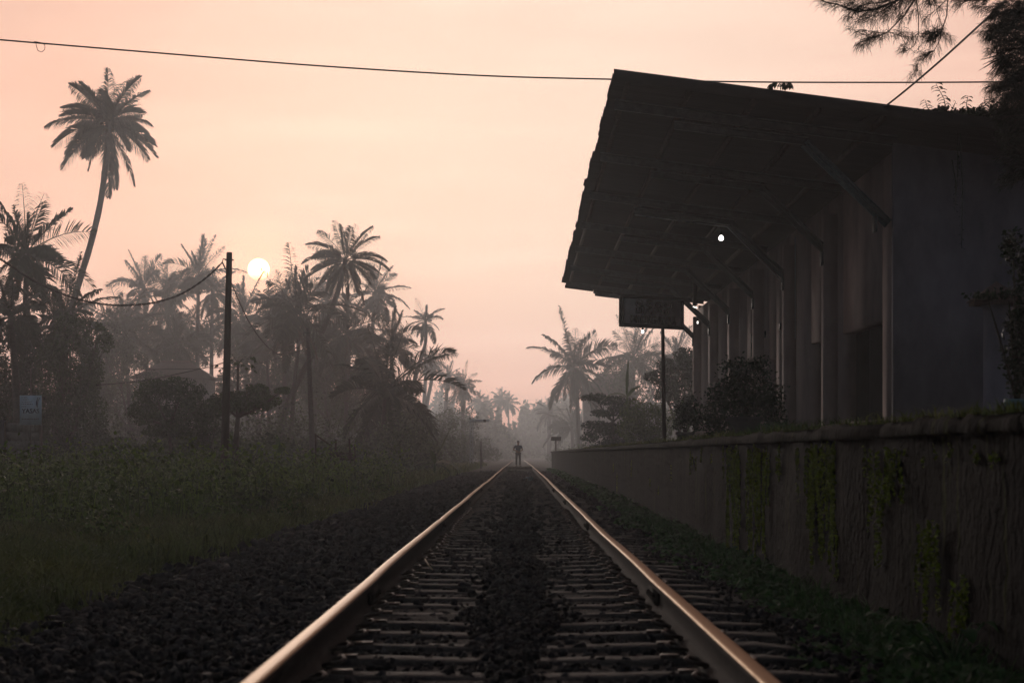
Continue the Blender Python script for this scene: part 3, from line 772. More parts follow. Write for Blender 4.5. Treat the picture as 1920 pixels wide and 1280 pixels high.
# right of the track
tree('almond_tree', 'layered almond tree standing behind the platform end', 'tree', 1140, 105, [(1115,745,30,8),(1150,752,35,9),(1170,770,35,12),(1130,775,25,8),(1120,800,32,14),(1160,810,40,22),(1105,818,18,10),(1150,835,40,14)], 7000, .15, 'leaf_dark', .09, (1150,790))
tree('round_shrub', 'rounded green shrub behind the platform wall left of the board post', 'shrub', 1215, 88, [(1205,780,42,32),(1235,790,35,30),(1190,805,32,25),(1215,815,40,18)], 7500, .10, 'leaf_yellow', .06)
tree('leafy_tree', 'dense dark tree between the board post and the station', 'tree', 1275, 98, [(1265,690,40,28),(1290,670,28,22),(1240,705,30,18),(1300,710,25,35),(1270,740,40,25)], 7500, .15, 'leaf_dark', .12)
tree('leafy_tree', 'pale misty tree behind the station name board', 'tree', 1180, 240, [(1150,700,35,35),(1200,690,40,35),(1180,740,50,40),(1240,710,35,35)], 5000, .25, 'leaf', .2)
# papaya
def papaya(px, topy, Y, label, rpx):
    b = P(px, HY, Y); b.z = float(gz(b.x,Y))-.04; t = P(px+1, topy, Y)
    root = empty('papaya_tree', b, label, 'papaya tree')
    tk = MB(); tk.tube([b,(b+t)/2,t],[.075,.06,.045],7); cr = MB()
    for k in range(15):
        a = k*2.4; el = R(random.uniform(-25,35)); L = rpx/F*Y*random.uniform(.6,.95)
        d = Vector((math.cos(a)*math.cos(el), math.sin(a)*math.cos(el), math.sin(el))); e = t+d*L+Vector((0,0,-.12*L))
        cr.tube([t+Vector((0,0,-.1)), t+d*L*.5+Vector((0,0,.03)), e], [.012,.01,.007], 4)
        for q in range(7):
            aa = a+(q-3)*.42; blade_leaf(cr, e, (math.cos(aa), math.sin(aa), -.25), random.uniform(.16,.26), .06, .9, 4)
    part('trunk', tk, M['bark'], root, True); part('crown', cr, M['leaf'], root)
papaya(445, 676, 84, 'slender papaya tree above the flat topped almond tree', 44)

def banana(label, px, Y, leaves, hz=.6, kb=.10):
    b = P(px, HY, Y); b.z = float(gz(b.x,Y))-.05
    root = empty('banana_plant', b, label, 'banana plant', 'banana plants')
    st = MB(); tops = P(px, HY, Y); tops.z = b.z+hz
    st.tube([b, (b+tops)/2, tops], [kb, kb*.8, kb*.5], 8); part('stem', st, M['banana'], root, True)
    for (ang, L, W, dr, dp) in leaves:
        a = R(ang); mb = MB()
        d = (math.cos(a)*math.sqrt(1-dp*dp), dp, math.sin(a)*math.sqrt(1-dp*dp))
        blade_leaf(mb, tops, d, L, W, dr, 12, .35, .18, random.uniform(-.5,.5))
        part('leaf', mb, M['banana'], root, True)
banana('banana plant with one stiff upright leaf beside the track mist', 815, 95, [(66,2.0,.36,.05,.1),(20,1.7,.42,.9,.1),(150,1.4,.42,1.0,-.2),(-5,1.3,.4,.9,.3),(175,1.6,.4,1.1,.2),(100,1.2,.4,.6,-.5),(35,1.6,.4,1.3,-.2)], .65)
banana('banana plant with pale leaves standing left of the shorter pole', 523, 72, [(55,1.0,.3,.3,.1),(95,.9,.32,.5,.2),(20,1.1,.34,.9,-.1),(160,1.2,.36,1.0,.1),(140,1.0,.3,.7,-.3),(75,.8,.3,.6,-.4)], 1.0)
banana('banana plant with drooping leaves right of the almond tree trunk', 563, 75, [(40,.9,.3,.7,.1),(150,1.0,.32,.8,.2),(100,1.0,.3,.4,-.1),(10,.9,.3,1.1,-.2),(170,.9,.3,1.1,.1)], .9)
banana('tall banana plant with a spire leaf behind the platform shrubs', 1176, 104, [(88,1.9,.42,.05,.05),(140,2.1,.5,1.5,.0),(38,1.2,.4,.9,.1),(158,1.3,.4,1.3,.3),(60,1.0,.4,.6,-.3),(20,1.0,.36,1.4,.2)], 4.0, .13)
banana('banana plant showing arched leaves right of the board post', 1290, 84, [(140,1.3,.4,1.2,.0),(60,1.2,.4,.9,.2),(165,1.2,.4,1.2,.2),(100,1.1,.4,.6,-.3)], 2.4, .12)

# far wood in the mist
def far_wood():
    mb = MB()
    for Y, x0, x1, top, n, leaf in ((335,-94,-19,19,34000,.8),(330,9,60,13.5,24000,.7),(430,-70,-1.0,14,24000,1.1),(431,7,80,13,20000,1.1),(540,-90,105,18.5,60000,1.5)):
        x = x0+(x1-x0)*rng.random(n)
        H = top*(.60+.2*np.sin(x*.21+Y)+.13*np.sin(x*.57+1+Y)+.09*np.sin(x*1.7+Y)+.06*np.sin(x*3.9))
        if Y == 335: H *= np.clip((-16-x)/18,.3,1)
        if Y == 330: H *= np.clip((x-8)/10,.35,1)
        if Y == 430: H *= np.clip((2-x)/9,.2,1)
        if Y == 431: H *= np.clip((x-5)/9,.3,1)
        z = H*(.78+.34*rng.random(n)**2)*rng.random(n)**.85-.3
        V,Fq = leaf_quads(np.stack([x, Y+rng.normal(size=n)*8, z],1), np.full(n,leaf), .3, .6); mb.add(V,[Fq])
    g = np.random.default_rng(5)
    for px, py, Y in ((897,757,505),(912,765,520),(938,750,515),(952,758,513),(1012,772,510),(1030,768,507),(1044,764,512)):
        c = P(px,py,Y)
        mb.tube([c, c+Vector((.3,0,-6))], .2, 5)
        for k in range(20):
            a = k*2.4; el = R(85-k*7); add_frond(mb, c, (math.cos(el)*math.cos(a),math.cos(el)*math.sin(a),math.sin(el)), 3.4, .9, .42, .9, 16, .5, g)
    o = put('far_wood', mb.mesh('far_wood', M['vine_far']))
    tag(o, 'far wood closing the end of the line, faded into mist', 'wood', kind='stuff')
far_wood()

# ------------------------------------------------------------------ utility poles and wires
def pole(label, top, bot, Y, r0, r1, m, Yb=None):
    t = P(*top, Y); b = P(bot, HY, Y); b.z = float(gz(b.x,Y))-.1
    root = empty('utility_pole', b, label, 'utility pole', 'utility poles left of the track')
    mb = MB(); mb.tube([b, b.lerp(t,.5), t-Vector((0,0,.04)), t], [r0, (r0+r1)/2, r1, r1*.9], 12); part('pole_shaft', mb, m, root, True)
    br = MB()
    br.tube([t+Vector((0,-.02,-.25)), t+Vector((-.19,-.02,-.2))], .012, 5); br.tube([t+Vector((-.19,-.02,-.2)), t+Vector((-.22,-.02,-.33)), t+Vector((-.16,-.02,-.42))], .014, 5)
    br.tube([t+Vector((-.13,-.13,-.24)), t+Vector((.13,-.13,-.24)), t+Vector((.13,.13,-.24)), t+Vector((-.13,.13,-.24)), t+Vector((-.13,-.13,-.24))], .012, 5)
    part('cable_bracket', br, M['cable'], root)
    return t
T1 = pole('taller dark utility pole standing just left of the sun', (430,473), 420, 65, .145, .092, M['pole'])
T2 = pole('shorter utility pole farther along the track beside the misty palms', (577,615), 588, 103, .155, .10, M['pole_conc'])
def sag(a, b, s, n=24, power=2):
    return [a.lerp(b, i/n)+Vector((0,0,-s*4*(i/n)*(1-i/n))) for i in range(n+1)]
def via(pix, n=10):
    """smooth cable through (px, py, Y) points"""
    pts = [P(*q) for q in pix]; out = []; m = len(pts)
    for i in range(m-1):
        p0, p1, p2, p3 = pts[max(i-1,0)], pts[i], pts[i+1], pts[min(i+2,m-1)]
        for k in range(n):
            t = k/n; out.append(.5*((2*p1)+(p2-p0)*t+(2*p0-5*p1+4*p2-p3)*t*t+(3*p1-p0-3*p2+p3)*t**3))
    return out+[pts[-1]]
def wire(label, pts, r=.012, twist=False, name='overhead_wire', group='overhead wires'):
    mb = MB()
    if twist:
        # resample and wind two strands
        L = [0]
        for i in range(1,len(pts)): L.append(L[-1]+(pts[i]-pts[i-1]).length)
        m = int(L[-1]/.09); res = []
        for k in range(m+1):
            s = L[-1]*k/m; j = max(i for i in range(len(L)) if L[i] <= s+1e-9); j = min(j, len(pts)-2)
            res.append(pts[j].lerp(pts[j+1], (s-L[j])/max(1e-6, L[j+1]-L[j])))
        for ph in (0, PI):
            mb.tube([p+Vector((0, math.cos(k*.09/.55*2*PI+ph)*r*.9, math.sin(k*.09/.55*2*PI+ph)*r*.9)) for k, p in enumerate(res)], r*.75, 5)
    else: mb.tube(pts, r, 5)
    return tag(put(name, mb.mesh(name, M['cable'], True)), label, 'wire', group)
wire('thick twisted cable sagging from the left edge to the taller pole', via([(-60,452,48),(0,485,51),(60,524,54),(125,554,56.5),(185,569,58.5),(240,572,60.5),(290,567,62),(340,551,63.3),(385,522,64.3),(417,492,65)]), .024, True)
wire('thick twisted cable sagging between the two utility poles', via([(417,492,65),(427,513,65.5),(440,545,69),(462,594,76),(490,637,83),(515,660,90),(530,664,93),(548,657,97),(562,645,100),(577,630,103)]), .022, True)
wire('thin wire rising from the left weeds to the taller pole', via([(180,722,50),(270,713,56),(350,697,61),(421,680,65)]), .013)
wire('thin wire running on from the taller pole to the shorter pole', via([(421,682,65),(480,664,80),(530,650,92),(578,636,103)]), .013)
wire('thin wire crossing low behind the taller pole', via([(240,693,90),(320,692,92),(400,690,95),(460,686,98),(520,672,101),(577,652,103)]), .012)
wire('thin service wire dropping from the left edge to the sign post', via([(-30,664,76),(0,675,77),(55,697,78.5)]), .012)
wire('long thin wire across the sky from the left edge over the station roof', via([(-40,70,45),(0,75,45),(300,100,45.5),(600,124,46),(900,142,46.5),(1143,149,47),(1400,154,47),(1650,155,46.5),(1870,154,46),(1960,151,45)], 8), .019)
mb = MB(); c = P(78,88,45.1); mb.tube([P(64,78,45.08), P(70,79,45.1), P(84,84,45.1), P(84,93,45.1), P(78,98,45.1), P(71,95,45.1), P(68,86,45.1), P(67,79,45.05), P(76,80,45.1)], .008, 5)
tag(put('wire_loop', mb.mesh('wire_loop', M['cable'], True)), 'small loop of loose wire hanging on the long thin wire', 'wire loop')
wire('stiff wire slanting from the station roof edge up into the dark needle tree', via([(1612,228,34.2),(1640,212,33.4),(1658,201,33),(1700,168,32),(1760,117,30.5),(1810,72,29),(1860,26,27.5),(1900,-12,26)]), .016)

# ------------------------------------------------------------------ sign with the yard wall
def text_mesh(body, size, extrude=.004, bold=0., align='CENTER'):
    cu = bpy.data.curves.new('t', 'FONT'); cu.body = body; cu.size = size; cu.extrude = extrude; cu.offset = bold
    cu.align_x = align; cu.resolution_u = 3
    ob = bpy.data.objects.new('t', cu); COL.objects.link(ob)
    me = bpy.data.meshes.new_from_object(ob.evaluated_get(bpy.context.evaluated_depsgraph_get()))
    bpy.data.objects.remove(ob); return me
def stand_text(me, M4, m):
    me.transform(M4 @ Matrix.Rotation(PI/2, 4, 'X')); me.materials.clear(); me.materials.append(m); return me
c0 = P(37,796,79); c1 = P(78,741,79)
bs = empty('notice_sign', (c0.x+.45, 79, float(gz(c0.x,79))), 'pale blue and white notice sign standing over the block wall at the left edge', 'sign')
part('board', MB().box((c0.x,79,c0.z),(c1.x,79.03,c1.z)), M['bluesign'], bs)
po = MB(); q = P(58,690,79.06); po.tube([Vector((q.x,79.06,float(gz(q.x,79)))), Vector((q.x,79.06,q.z))], .025, 8); po.tube([q, q+Vector((.1,0,.08)), q+Vector((.12,0,-.02))], .012, 5)
part('post', po, M['pole_conc'], bs, True)
tm = stand_text(text_mesh('YASAS', .235, .003, .006), Matrix.Translation(((c0.x+c1.x)/2, 78.992, CZ+(HY-774)/F*79)), M['bluetext']); part('lettering', tm, None, bs)
ln = MB(); w_ = c1.x-c0.x
for yy, a, b in ((745,.08,.35),(749,.08,.4),(753,.08,.55),(757,.08,.6),(762,.08,.3),(785,.1,.88)):
    z = CZ+(HY-yy)/F*79; x = c0.x+w_*a
    while x < c0.x+w_*b:
        l = random.uniform(.03,.08); ln.box((x,78.992,z-.011),(min(x+l,c0.x+w_*b),78.998,z+.011)); x += l+.02
part('small_print', ln, M['bluetext'], bs)
fg = MB()   # little figure with raised arms
fx = lambda a: c0.x+w_*a
fz = lambda y: CZ+(HY-y)/F*79
fg.tube([(fx(.80),78.995,fz(764)),(fx(.79),78.995,fz(757)),(fx(.80),78.995,fz(751))],[.012,.045,.04],6)
fg.tube([(fx(.77),78.995,fz(752)),(fx(.80),78.995,fz(748)),(fx(.84),78.995,fz(744))],.016,5)
fg.tube([(fx(.83),78.995,fz(752)),(fx(.87),78.995,fz(749)),(fx(.91),78.995,fz(745))],.016,5)
fg.lathe((fx(.81),78.995,fz(749)),[(.005,-.02),(.025,0),(.005,.02)],6)
part('emblem', fg, M['bluetext'], bs)
a = P(11,792,80); b = P(74,890,80)
bw = empty('block_wall', ((a.x+b.x)/2, 80, float(gz(a.x,80))), 'grey concrete block wall under the pale blue sign', 'wall')
mb = MB(); z0 = float(gz(a.x,80))-.1; nz = 7
for r_ in range(nz):
    za = z0+(a.z-z0)*r_/nz; zb = z0+(a.z-z0)*(r_+1)/nz-.018
    xs = np.linspace(a.x, b.x, 4) if r_ % 2 else np.array([a.x, a.x+.22, a.x+.66, a.x+1.1, b.x])
    for i in range(len(xs)-1): mb.box((xs[i]+.008, 80+.01*random.random(), za), (xs[i+1]-.008, 80.2, zb))
mb.box((a.x, 80.02, z0),(b.x,80.18,a.z-.02)); part('blocks', mb, M['block'], bw)
mb = MB(); mb.box((b.x,79.97,z0),(b.x+.06,80.22,a.z+.01)); mb.box((a.x-.06,79.97,z0),(a.x,80.22,a.z+.02)); part('end_post', mb, M['oldwood'], bw)
a2 = P(-60,790,80)
mb = MB(); mb.box((a2.x,79.95,z0),(a.x-.1,80.15,a.z+.05)); mb.box((a2.x,79.9,a.z+.05),(a.x-.07,80.2,a.z+.10)); mb.box((a.x-.14,79.9,z0),(a.x-.065,80.2,a.z+.05))
tag(put('gate_wall', mb.mesh('gate_wall', M['darkblock'])), 'dark capped wall cut by the left edge of the photo', 'wall')

# ------------------------------------------------------------------ houses in the mist
def house(label, cx, Y, wpx, ridge, eave, dep, wallm='houseW'):
    k = Y/F; c = P(cx, HY, Y); g0 = float(gz(c.x,Y))-.05; w = wpx*k/2; zr = CZ+(HY-ridge)*k; ze = CZ+(HY-eave)*k
    root = empty('house', (c.x, Y, g0), label, 'house')
    wl = MB(); wl.box((c.x-w*.85,Y-dep/2+.4,g0),(c.x+w*.85,Y+dep/2-.4,ze+.02)); part('wall', wl, M[wallm], root)
    rf = MB(); h = w*.35
    V = [(c.x-w,Y-dep/2,ze),(c.x+w,Y-dep/2,ze),(c.x+w,Y+dep/2,ze),(c.x-w,Y+dep/2,ze),(c.x-h,Y,zr),(c.x+h,Y,zr)]
    rf.add(V,[[(0,1,5,4),(2,3,4,5)],[(1,2,5),(3,0,4)],[(3,2,1,0)]]); part('roof', rf, M['tile'], root)
    part('ridge_cap', MB().tube([(c.x-h,Y,zr+.02),(c.x+h,Y,zr+.02)],.12,8), M['tile'], root)
    for s in (-.5,.35):
        f = MB(); x = c.x+w*s; f.box((x-.55,Y-dep/2+.36,g0+1.2),(x+.55,Y-dep/2+.398,g0+2.5)); wd = part('window', f, M['white'], root)
        f = MB(); f.box((x-.47,Y-dep/2+.345,g0+1.28),(x+.47,Y-dep/2+.358,g0+2.42)); part('pane', f, M['glass'], wd)
    f = MB(); f.box((c.x-.45,Y-dep/2+.35,g0),(c.x+.45,Y-dep/2+.398,g0+2.1)); part('door', f, M['wood'], root)
house('misty house with a low red tiled roof behind the spreading tree', 330, 235, 150, 678, 712, 9)
house('misty house with a pale gable behind the palms right of the track', 1140, 270, 110, 702, 742, 9)

# wooden frame and lean-to in the weeds
yb = 66
wf = empty('wooden_stall', P(643,866,yb), 'old dark wooden stall frame with upright posts standing in the weeds', 'wooden stall')
mb = MB()
for py in (848,853,858): mb.bar(P(619,py,yb), P(667,py+4,yb), .03, .07)
mb.bar(P(619,848,yb+.8), P(664,851,yb+.8), .03, .07)
mb.hexa([P(617,853,yb-.05), P(667,857,yb-.05), P(667,857,yb+.8), P(617,853,yb+.8), P(617,851,yb-.05), P(667,855,yb-.05), P(667,855,yb+.8), P(617,851,yb+.8)])
part('slatted_deck', mb, M['oldwood'], wf)
for i, (x0,y0,x1,y1,dy_) in enumerate(((630,824,628,880,0),(655,822,658,880,0),(665,832,666,880,.7),(622,845,618,880,.7))):
    part('post', MB().bar(P(x0,y0,yb+dy_), P(x1,y1,yb+dy_), .06,.06,(0,1,0)), M['oldwood'], wf)
sh = empty('lean_to', P(603,860,68), 'small ragged lean-to roof propped beside the shorter pole', 'lean-to')
mb = MB(); mb.hexa([P(590,815,67),P(622,838,67),P(622,838,69),P(590,815,69),P(590,812,67),P(623,835,67),P(623,835,69),P(590,812,69)]); part('roof', mb, M['oldwood'], sh)
for x,y0 in ((592,815),(618,834)): part('post', MB().bar(P(x,y0,67.4),P(x,882,67.4),.06,.06,(0,1,0)), M['oldwood'], sh)

# signal, posts and boards along the line
sg = empty('semaphore_signal', (P(884,HY,178).x,178,-.33), 'white lattice semaphore signal with one horizontal arm over the mist', 'railway signal')
mb = MB(); sx = P(884,HY,178).x; ztop = CZ+(HY-778)/F*178
for s in (-1,1):
    for t in (-1,1): mb.tube([(sx+s*.14,178+t*.14,-.35),(sx+s*.09,178+t*.09,ztop)],.03,5)
zz = -.3; k = 0
while zz < ztop-.3:
    s = 1 if k % 2 else -1
    for t in (-.12,.12):
        mb.tube([(sx-s*.12,178+t,zz),(sx+s*.12,178+t,zz+.3)],.018,4); mb.tube([(sx+t,178-s*.12,zz),(sx+t,178+s*.12,zz+.3)],.018,4)
    zz += .3; k += 1
part('lattice_post', mb, M['white'], sg)
za = CZ+(HY-788.5)/F*178; x0 = P(880,HY,178).x; x1 = P(918,HY,178).x
am = part('signal_arm', MB().box((x0,177.8,za-.12),(x1,177.84,za+.12)), M['white'], sg)
part('arm_band', MB().box((x1-.55,177.785,za-.122),(x1-.3,177.845,za+.122)), M['black'], am)
part('lamp_case', MB().box((sx-.2,177.82,za-.15),(sx-.02,178.05,za+.25)), M['frame'], sg)
bx = P(902,HY,150).x
mb = MB(); mb.box((bx-.06,149.94,-.35),(bx+.06,150.06,CZ+(HY-829)/F*150)); mb.hexa([(bx-.09,149.91,CZ+.85),(bx+.09,149.91,CZ+.85),(bx+.09,150.09,CZ+.85),(bx-.09,150.09,CZ+.85),(bx-.03,149.97,CZ+.95),(bx+.03,149.97,CZ+.95),(bx+.03,150.03,CZ+.95),(bx-.03,150.03,CZ+.95)])
tag(put('marker_post', mb.mesh('marker_post', M['pole_conc'])), 'thin grey marker post beside the track below the signal arm', 'marker post')
pb = P(1042,843,134); eb = empty('platform_board', (pb.x,134,PT-.004), 'small weathered board on a short post at the far end of the platform', 'sign')
part('post', MB().box((pb.x-.05,133.95,PT-.004),(pb.x+.05,134.05,CZ+(HY-826)/F*134)), M['pole'], eb)
u0 = P(1033,826,134); u1 = P(1052,818,134); part('board', MB().box((u0.x,133.92,u0.z),(u1.x,133.95,u1.z)), M['oldwood'], eb)

# ------------------------------------------------------------------ station building
WX = 6.25; Y0 = 34.4; BAY = 6.03; Y1 = Y0+6*BAY+1.0
def rz(x): return CZ+6.1-.13*(x-1.5)
bd = empty('station_building', (WX, Y0, PT), 'long pink and lilac railway station building with a wide canopy roof', 'building')
def station():
    Z0, Z1 = PT-.002, CZ+5.06
    holes = [(35.25,39.55,CZ+.60,CZ+2.32), (41.5,43.85,Z0,CZ+2.36), (47.5,48.8,Z0,CZ+2.37), (49.8,51.2,Z0,CZ+2.37), (54.8,56.2,Z0,CZ+2.37), (60.2,61.6,CZ+1.1,CZ+2.37), (66.4,67.8,Z0,CZ+2.37)]
    mb = MB(); ycur = Y0
    for a, b, c, d in holes:
        mb.box((WX,ycur,Z0),(WX+.25,a,Z1))
        if c > Z0+.01: mb.box((WX,a,Z0),(WX+.25,b,c))
        mb.box((WX,a,d),(WX+.25,b,Z1)); ycur = b
    mb.box((WX,ycur,Z0),(WX+.25,Y1,Z1))
    part('front_wall', mb, M['plaster'], bd)
    part('window_sill', MB().box((WX-.06,35.2,CZ+.53),(WX-.002,39.6,CZ+.60)), M['plaster'], bd)
    for nm, y in (('end_wall', Y0-.02), ('end_wall', Y1)):
        xa, xb = WX-.002, 13.2
        V = [(xa,y-.22,Z0),(xb,y-.22,Z0),(xb,y,Z0),(xa,y,Z0),(xa,y-.22,rz(xa)-.3),(xb,y-.22,rz(xb)-.3),(xb,y,rz(xb)-.3),(xa,y,rz(xa)-.3)]
        part(nm, MB().hexa(V), M['plaster_end'], bd)
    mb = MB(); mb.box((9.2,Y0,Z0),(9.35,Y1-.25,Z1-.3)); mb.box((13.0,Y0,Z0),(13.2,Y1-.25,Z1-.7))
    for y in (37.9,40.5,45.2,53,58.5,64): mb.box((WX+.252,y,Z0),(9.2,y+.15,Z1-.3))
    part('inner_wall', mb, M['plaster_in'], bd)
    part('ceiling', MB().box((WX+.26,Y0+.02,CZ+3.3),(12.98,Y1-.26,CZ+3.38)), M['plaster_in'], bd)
    # doors set back in their openings, hall window bars
    for a, b, c, d in holes[2:]:
        m_ = MB(); m_.box((WX+.14,a+.06,c),(WX+.19,b-.06,d-.06)); 
        for q in (0,1):
            for zz in (0,1):
                ya = a+.12+q*(b-a)/2; m_.box((WX+.125,ya,c+.1+zz*(d-c)/2),(WX+.14,ya+(b-a)/2-.2,c+(d-c)*(.45+.48*zz)))
        part('door' if c < CZ+.5 else 'shutter', m_, M['wood'], bd)
    # pilasters
    for k in range(1,7):
        y = Y0+k*BAY; m_ = MB()
        m_.box((WX-.26,y-.2,Z0),(WX-.001,y+.2,CZ+4.72)); m_.box((WX-.29,y-.23,Z0),(WX-.001,y+.23,Z0+.25))
        part('pilaster', m_, M['plaster'], bd)
    # roof: corrugated sheets with stepped laps
    ys = np.arange(33.0, 72.85, .035); rows = [(1.5,3.6),(3.5,5.9),(5.8,8.3),(8.2,10.8),(10.7,13.6)]
    mb = MB()
    for r_, (xa, xb) in enumerate(rows):
        # sheets 1.05 m wide, each a little out of line at the eave
        sheet = np.floor((ys-33)/1.05).astype(int)
        jit = np.random.default_rng(r_).normal(size=sheet.max()+1)*.02
        xs0 = xa + (jit[sheet] if r_ == 0 else 0*ys); cor = .022*np.sin(ys*2*PI/.146) + .008*(sheet % 2)
        A = np.stack([xs0, ys, np.array([rz(v) for v in xs0])+cor+.004*(4-r_)],1)
        B = np.stack([np.full(len(ys),xb), ys, rz(xb)+cor+.004*(4-r_)],1)
        n = len(ys)
        for off in (0, -.008):
            V = np.concatenate([A,B])+np.array([0,0,off]); i = np.arange(n-1)
            Fq = np.stack([i,i+1,i+n+1,i+n],-1)
            mb.add(V,[Fq if off == 0 else Fq[:, ::-1]])
        # edges
        V = np.concatenate([A, A+np.array([0,0,-.008])]); mb.add(V,[np.stack([i,i+n,i+n+1,i+1],-1)])
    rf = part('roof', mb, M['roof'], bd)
    m_ = MB(); e = [(1.5,33.0),(13.6,33.0)]
    m_.hexa([(1.52,32.97,rz(1.52)-.09),(13.6,32.97,rz(13.6)-.09),(13.6,32.995,rz(13.6)-.09),(1.52,32.995,rz(1.52)-.09),(1.52,32.97,rz(1.52)+.10),(13.6,32.97,rz(13.6)+.10),(13.6,32.995,rz(13.6)+.10),(1.52,32.995,rz(1.52)+.10)])
    part('barge_board', m_, M['roof'], rf)
    # ragged far end sheets of the canopy
    for i,(xa,xb,yb_) in enumerate(((1.62,2.62,73.1),(2.66,3.6,73.9),(3.64,5.2,74.6))):
        m_ = MB(); m_.hexa([(xa,72.6,rz(xa)-.16),(xb,72.6,rz(xb)-.16),(xb,yb_,rz(xb)-.16),(xa,yb_,rz(xa)-.16),(xa,72.6,rz(xa)-.08),(xb,72.6,rz(xb)-.08),(xb,yb_,rz(xb)-.08),(xa,yb_,rz(xa)-.08)]); part('lap_sheet', m_, M['roof'], rf)
    for x in (1.75,2.75,3.8,4.85,5.9):
        z = rz(x)-.085; part('purlin', MB().box((x-.03,33.1,z-.05),(x+.03,72.7,z+.05)), M['oldwood'], bd)
    for k in range(7):
        y = Y0+k*BAY; m_ = MB()
        def seg(xa, xb, da, db, h, w=.10):
            # C channel: web and two flanges
            pa = Vector((xa,y,rz(xa)-da)); pb_ = Vector((xb,y,rz(xb)-db))
            m_.bar(pa, pb_, .012, h); m_.bar(pa+Vector((0,-w/2,h/2)), pb_+Vector((0,-w/2,h/2)), w, .014); m_.bar(pa+Vector((0,-w/2,-h/2)), pb_+Vector((0,-w/2,-h/2)), w, .014)
        seg(1.6, WX+.1, .225, .225, .16)
        part('rafter', m_, M['steel'], bd)
        m_ = MB(); seg(2.6, 4.85, .44, .42, .13)
        for q in range(5):
            x = 2.75+q*.5; m_.bar((x,y-.03,rz(x)-.30),(x+.0,y-.03,rz(x)-.38), .06,.012,(0,1,0))
        part('tie_beam', m_, M['steel'], bd)
        m_ = MB(); pa = Vector((4.78,y,rz(4.78)-.46)); pb_ = Vector((WX-.28+.22,y,CZ+3.86)); m_.bar(pa,pb_,.012,.15,(0,1,0) if False else (0,0,1))
        m_.bar(pa+Vector((0,-.055,.0)), pb_+Vector((0,-.055,.0)), .11, .012); d = (pb_-pa).normalized(); nn = Vector((d.z,0,-d.x))
        m_.bar(pa+nn*.075+Vector((0,-.04,0)), pb_+nn*.075+Vector((0,-.04,0)), .09,.014); m_.bar(pa-nn*.075+Vector((0,-.04,0)), pb_-nn*.075+Vector((0,-.04,0)), .09,.014)
        br = part('brace', m_, M['steel_teal'] if k == 0 else M['steel'], bd)
        if k == 0: br['label'] = 'blue green painted brace nearest the camera'
        part('foot_plate', MB().box((WX-.30,y-.14,CZ+3.72),(WX-.262,y+.14,CZ+3.98)) , M['steel'], br)
    # small plates and conduits on the wall
    for y, z in ((52.6,2.95),(52.0,2.95),(49.0,2.95),(60.0,2.9),(60.9,2.9)):
        part('wall_plate', MB().box((WX-.03,y-.1,CZ+z),(WX-.001,y+.1,CZ+z+.17)), M['frame'], bd)
    m_ = MB(); m_.tube([(WX-.03,46.2,CZ+4.9),(WX-.03,46.2,CZ+2.6)],.014,5); m_.tube([(2.6,46.35,rz(2.6)-.55),(4.7,46.35,rz(4.7)-.55),(WX-.3,46.35,CZ+3.9)],.014,5)
    part('conduit', m_, M['white'], bd)
station()
# framed glass notice standing out from the wall
gx = WX; q = P(1410,665,54); r_ = P(1421,628,54)
nb = empty('glass_notice', (gx,54,q.z), 'narrow glazed notice projecting from the station wall and shining orange', 'notice')
part('frame', MB().box((q.x-.03,53.97,q.z-.05),(gx-.001,54.03,r_.z+.04)), M['frame'], nb)
part('pane', MB().box((q.x+.02,53.955,q.z),(r_.x-.02,53.968,r_.z)), M['glass'], nb)

# lamps under the canopy, and a glowing tube for a glare spot
def bulb(label, px, py, Y, r=.07, mats='bulb'):
    c = P(px,py,Y); zt = rz(c.x)-.3
    root = empty('canopy_lamp', (c.x,Y,zt), label, 'lamp', 'lamps under the canopy')
    part('cord', MB().tube([(c.x,Y,zt),(c.x,Y,c.z+.12)],.008,5), M['cable'], root)
    part('socket', MB().lathe((c.x,Y,c.z),[(.02,.14),(.035,.12),(.035,.06),(.025,.055)],8), M['frame'], root)
    part('bulb', MB().lathe((c.x,Y,c.z),[(.02,-.075*r/.07),(r*.8,-.05*r/.07),(r,-.01),(r*.7,.035),(.025,.06)],10), M[mats], root, True)
bulb('bright white bulb hanging under the middle of the station canopy', 1352,446,46.6,.06)
bulb('small lit bulb just under the edge of the station name board', 1205,622,66,.045)
bulb('small lit bulb beside the farthest brace of the canopy', 1308,605,69.5,.03,'bulb_glare')
c = P(1303,576,64); tl = empty('glare_tube', (c.x,64,rz(c.x)-.2), 'short lit tube lamp fixed under the far canopy', 'lamp', 'lamps under the canopy')  # glowing tube added in place of a spot of sky glare
part('tube', MB().tube([c+Vector((-.06,-.12,.01)), c+Vector((.07,.14,-.01))],.018,8), M['bulb_glare'], tl, True)
part('casing', MB().box((c.x-.05,63.75,c.z+.05),(c.x+.05,64.3,rz(c.x)-.12)), M['frame'], tl)

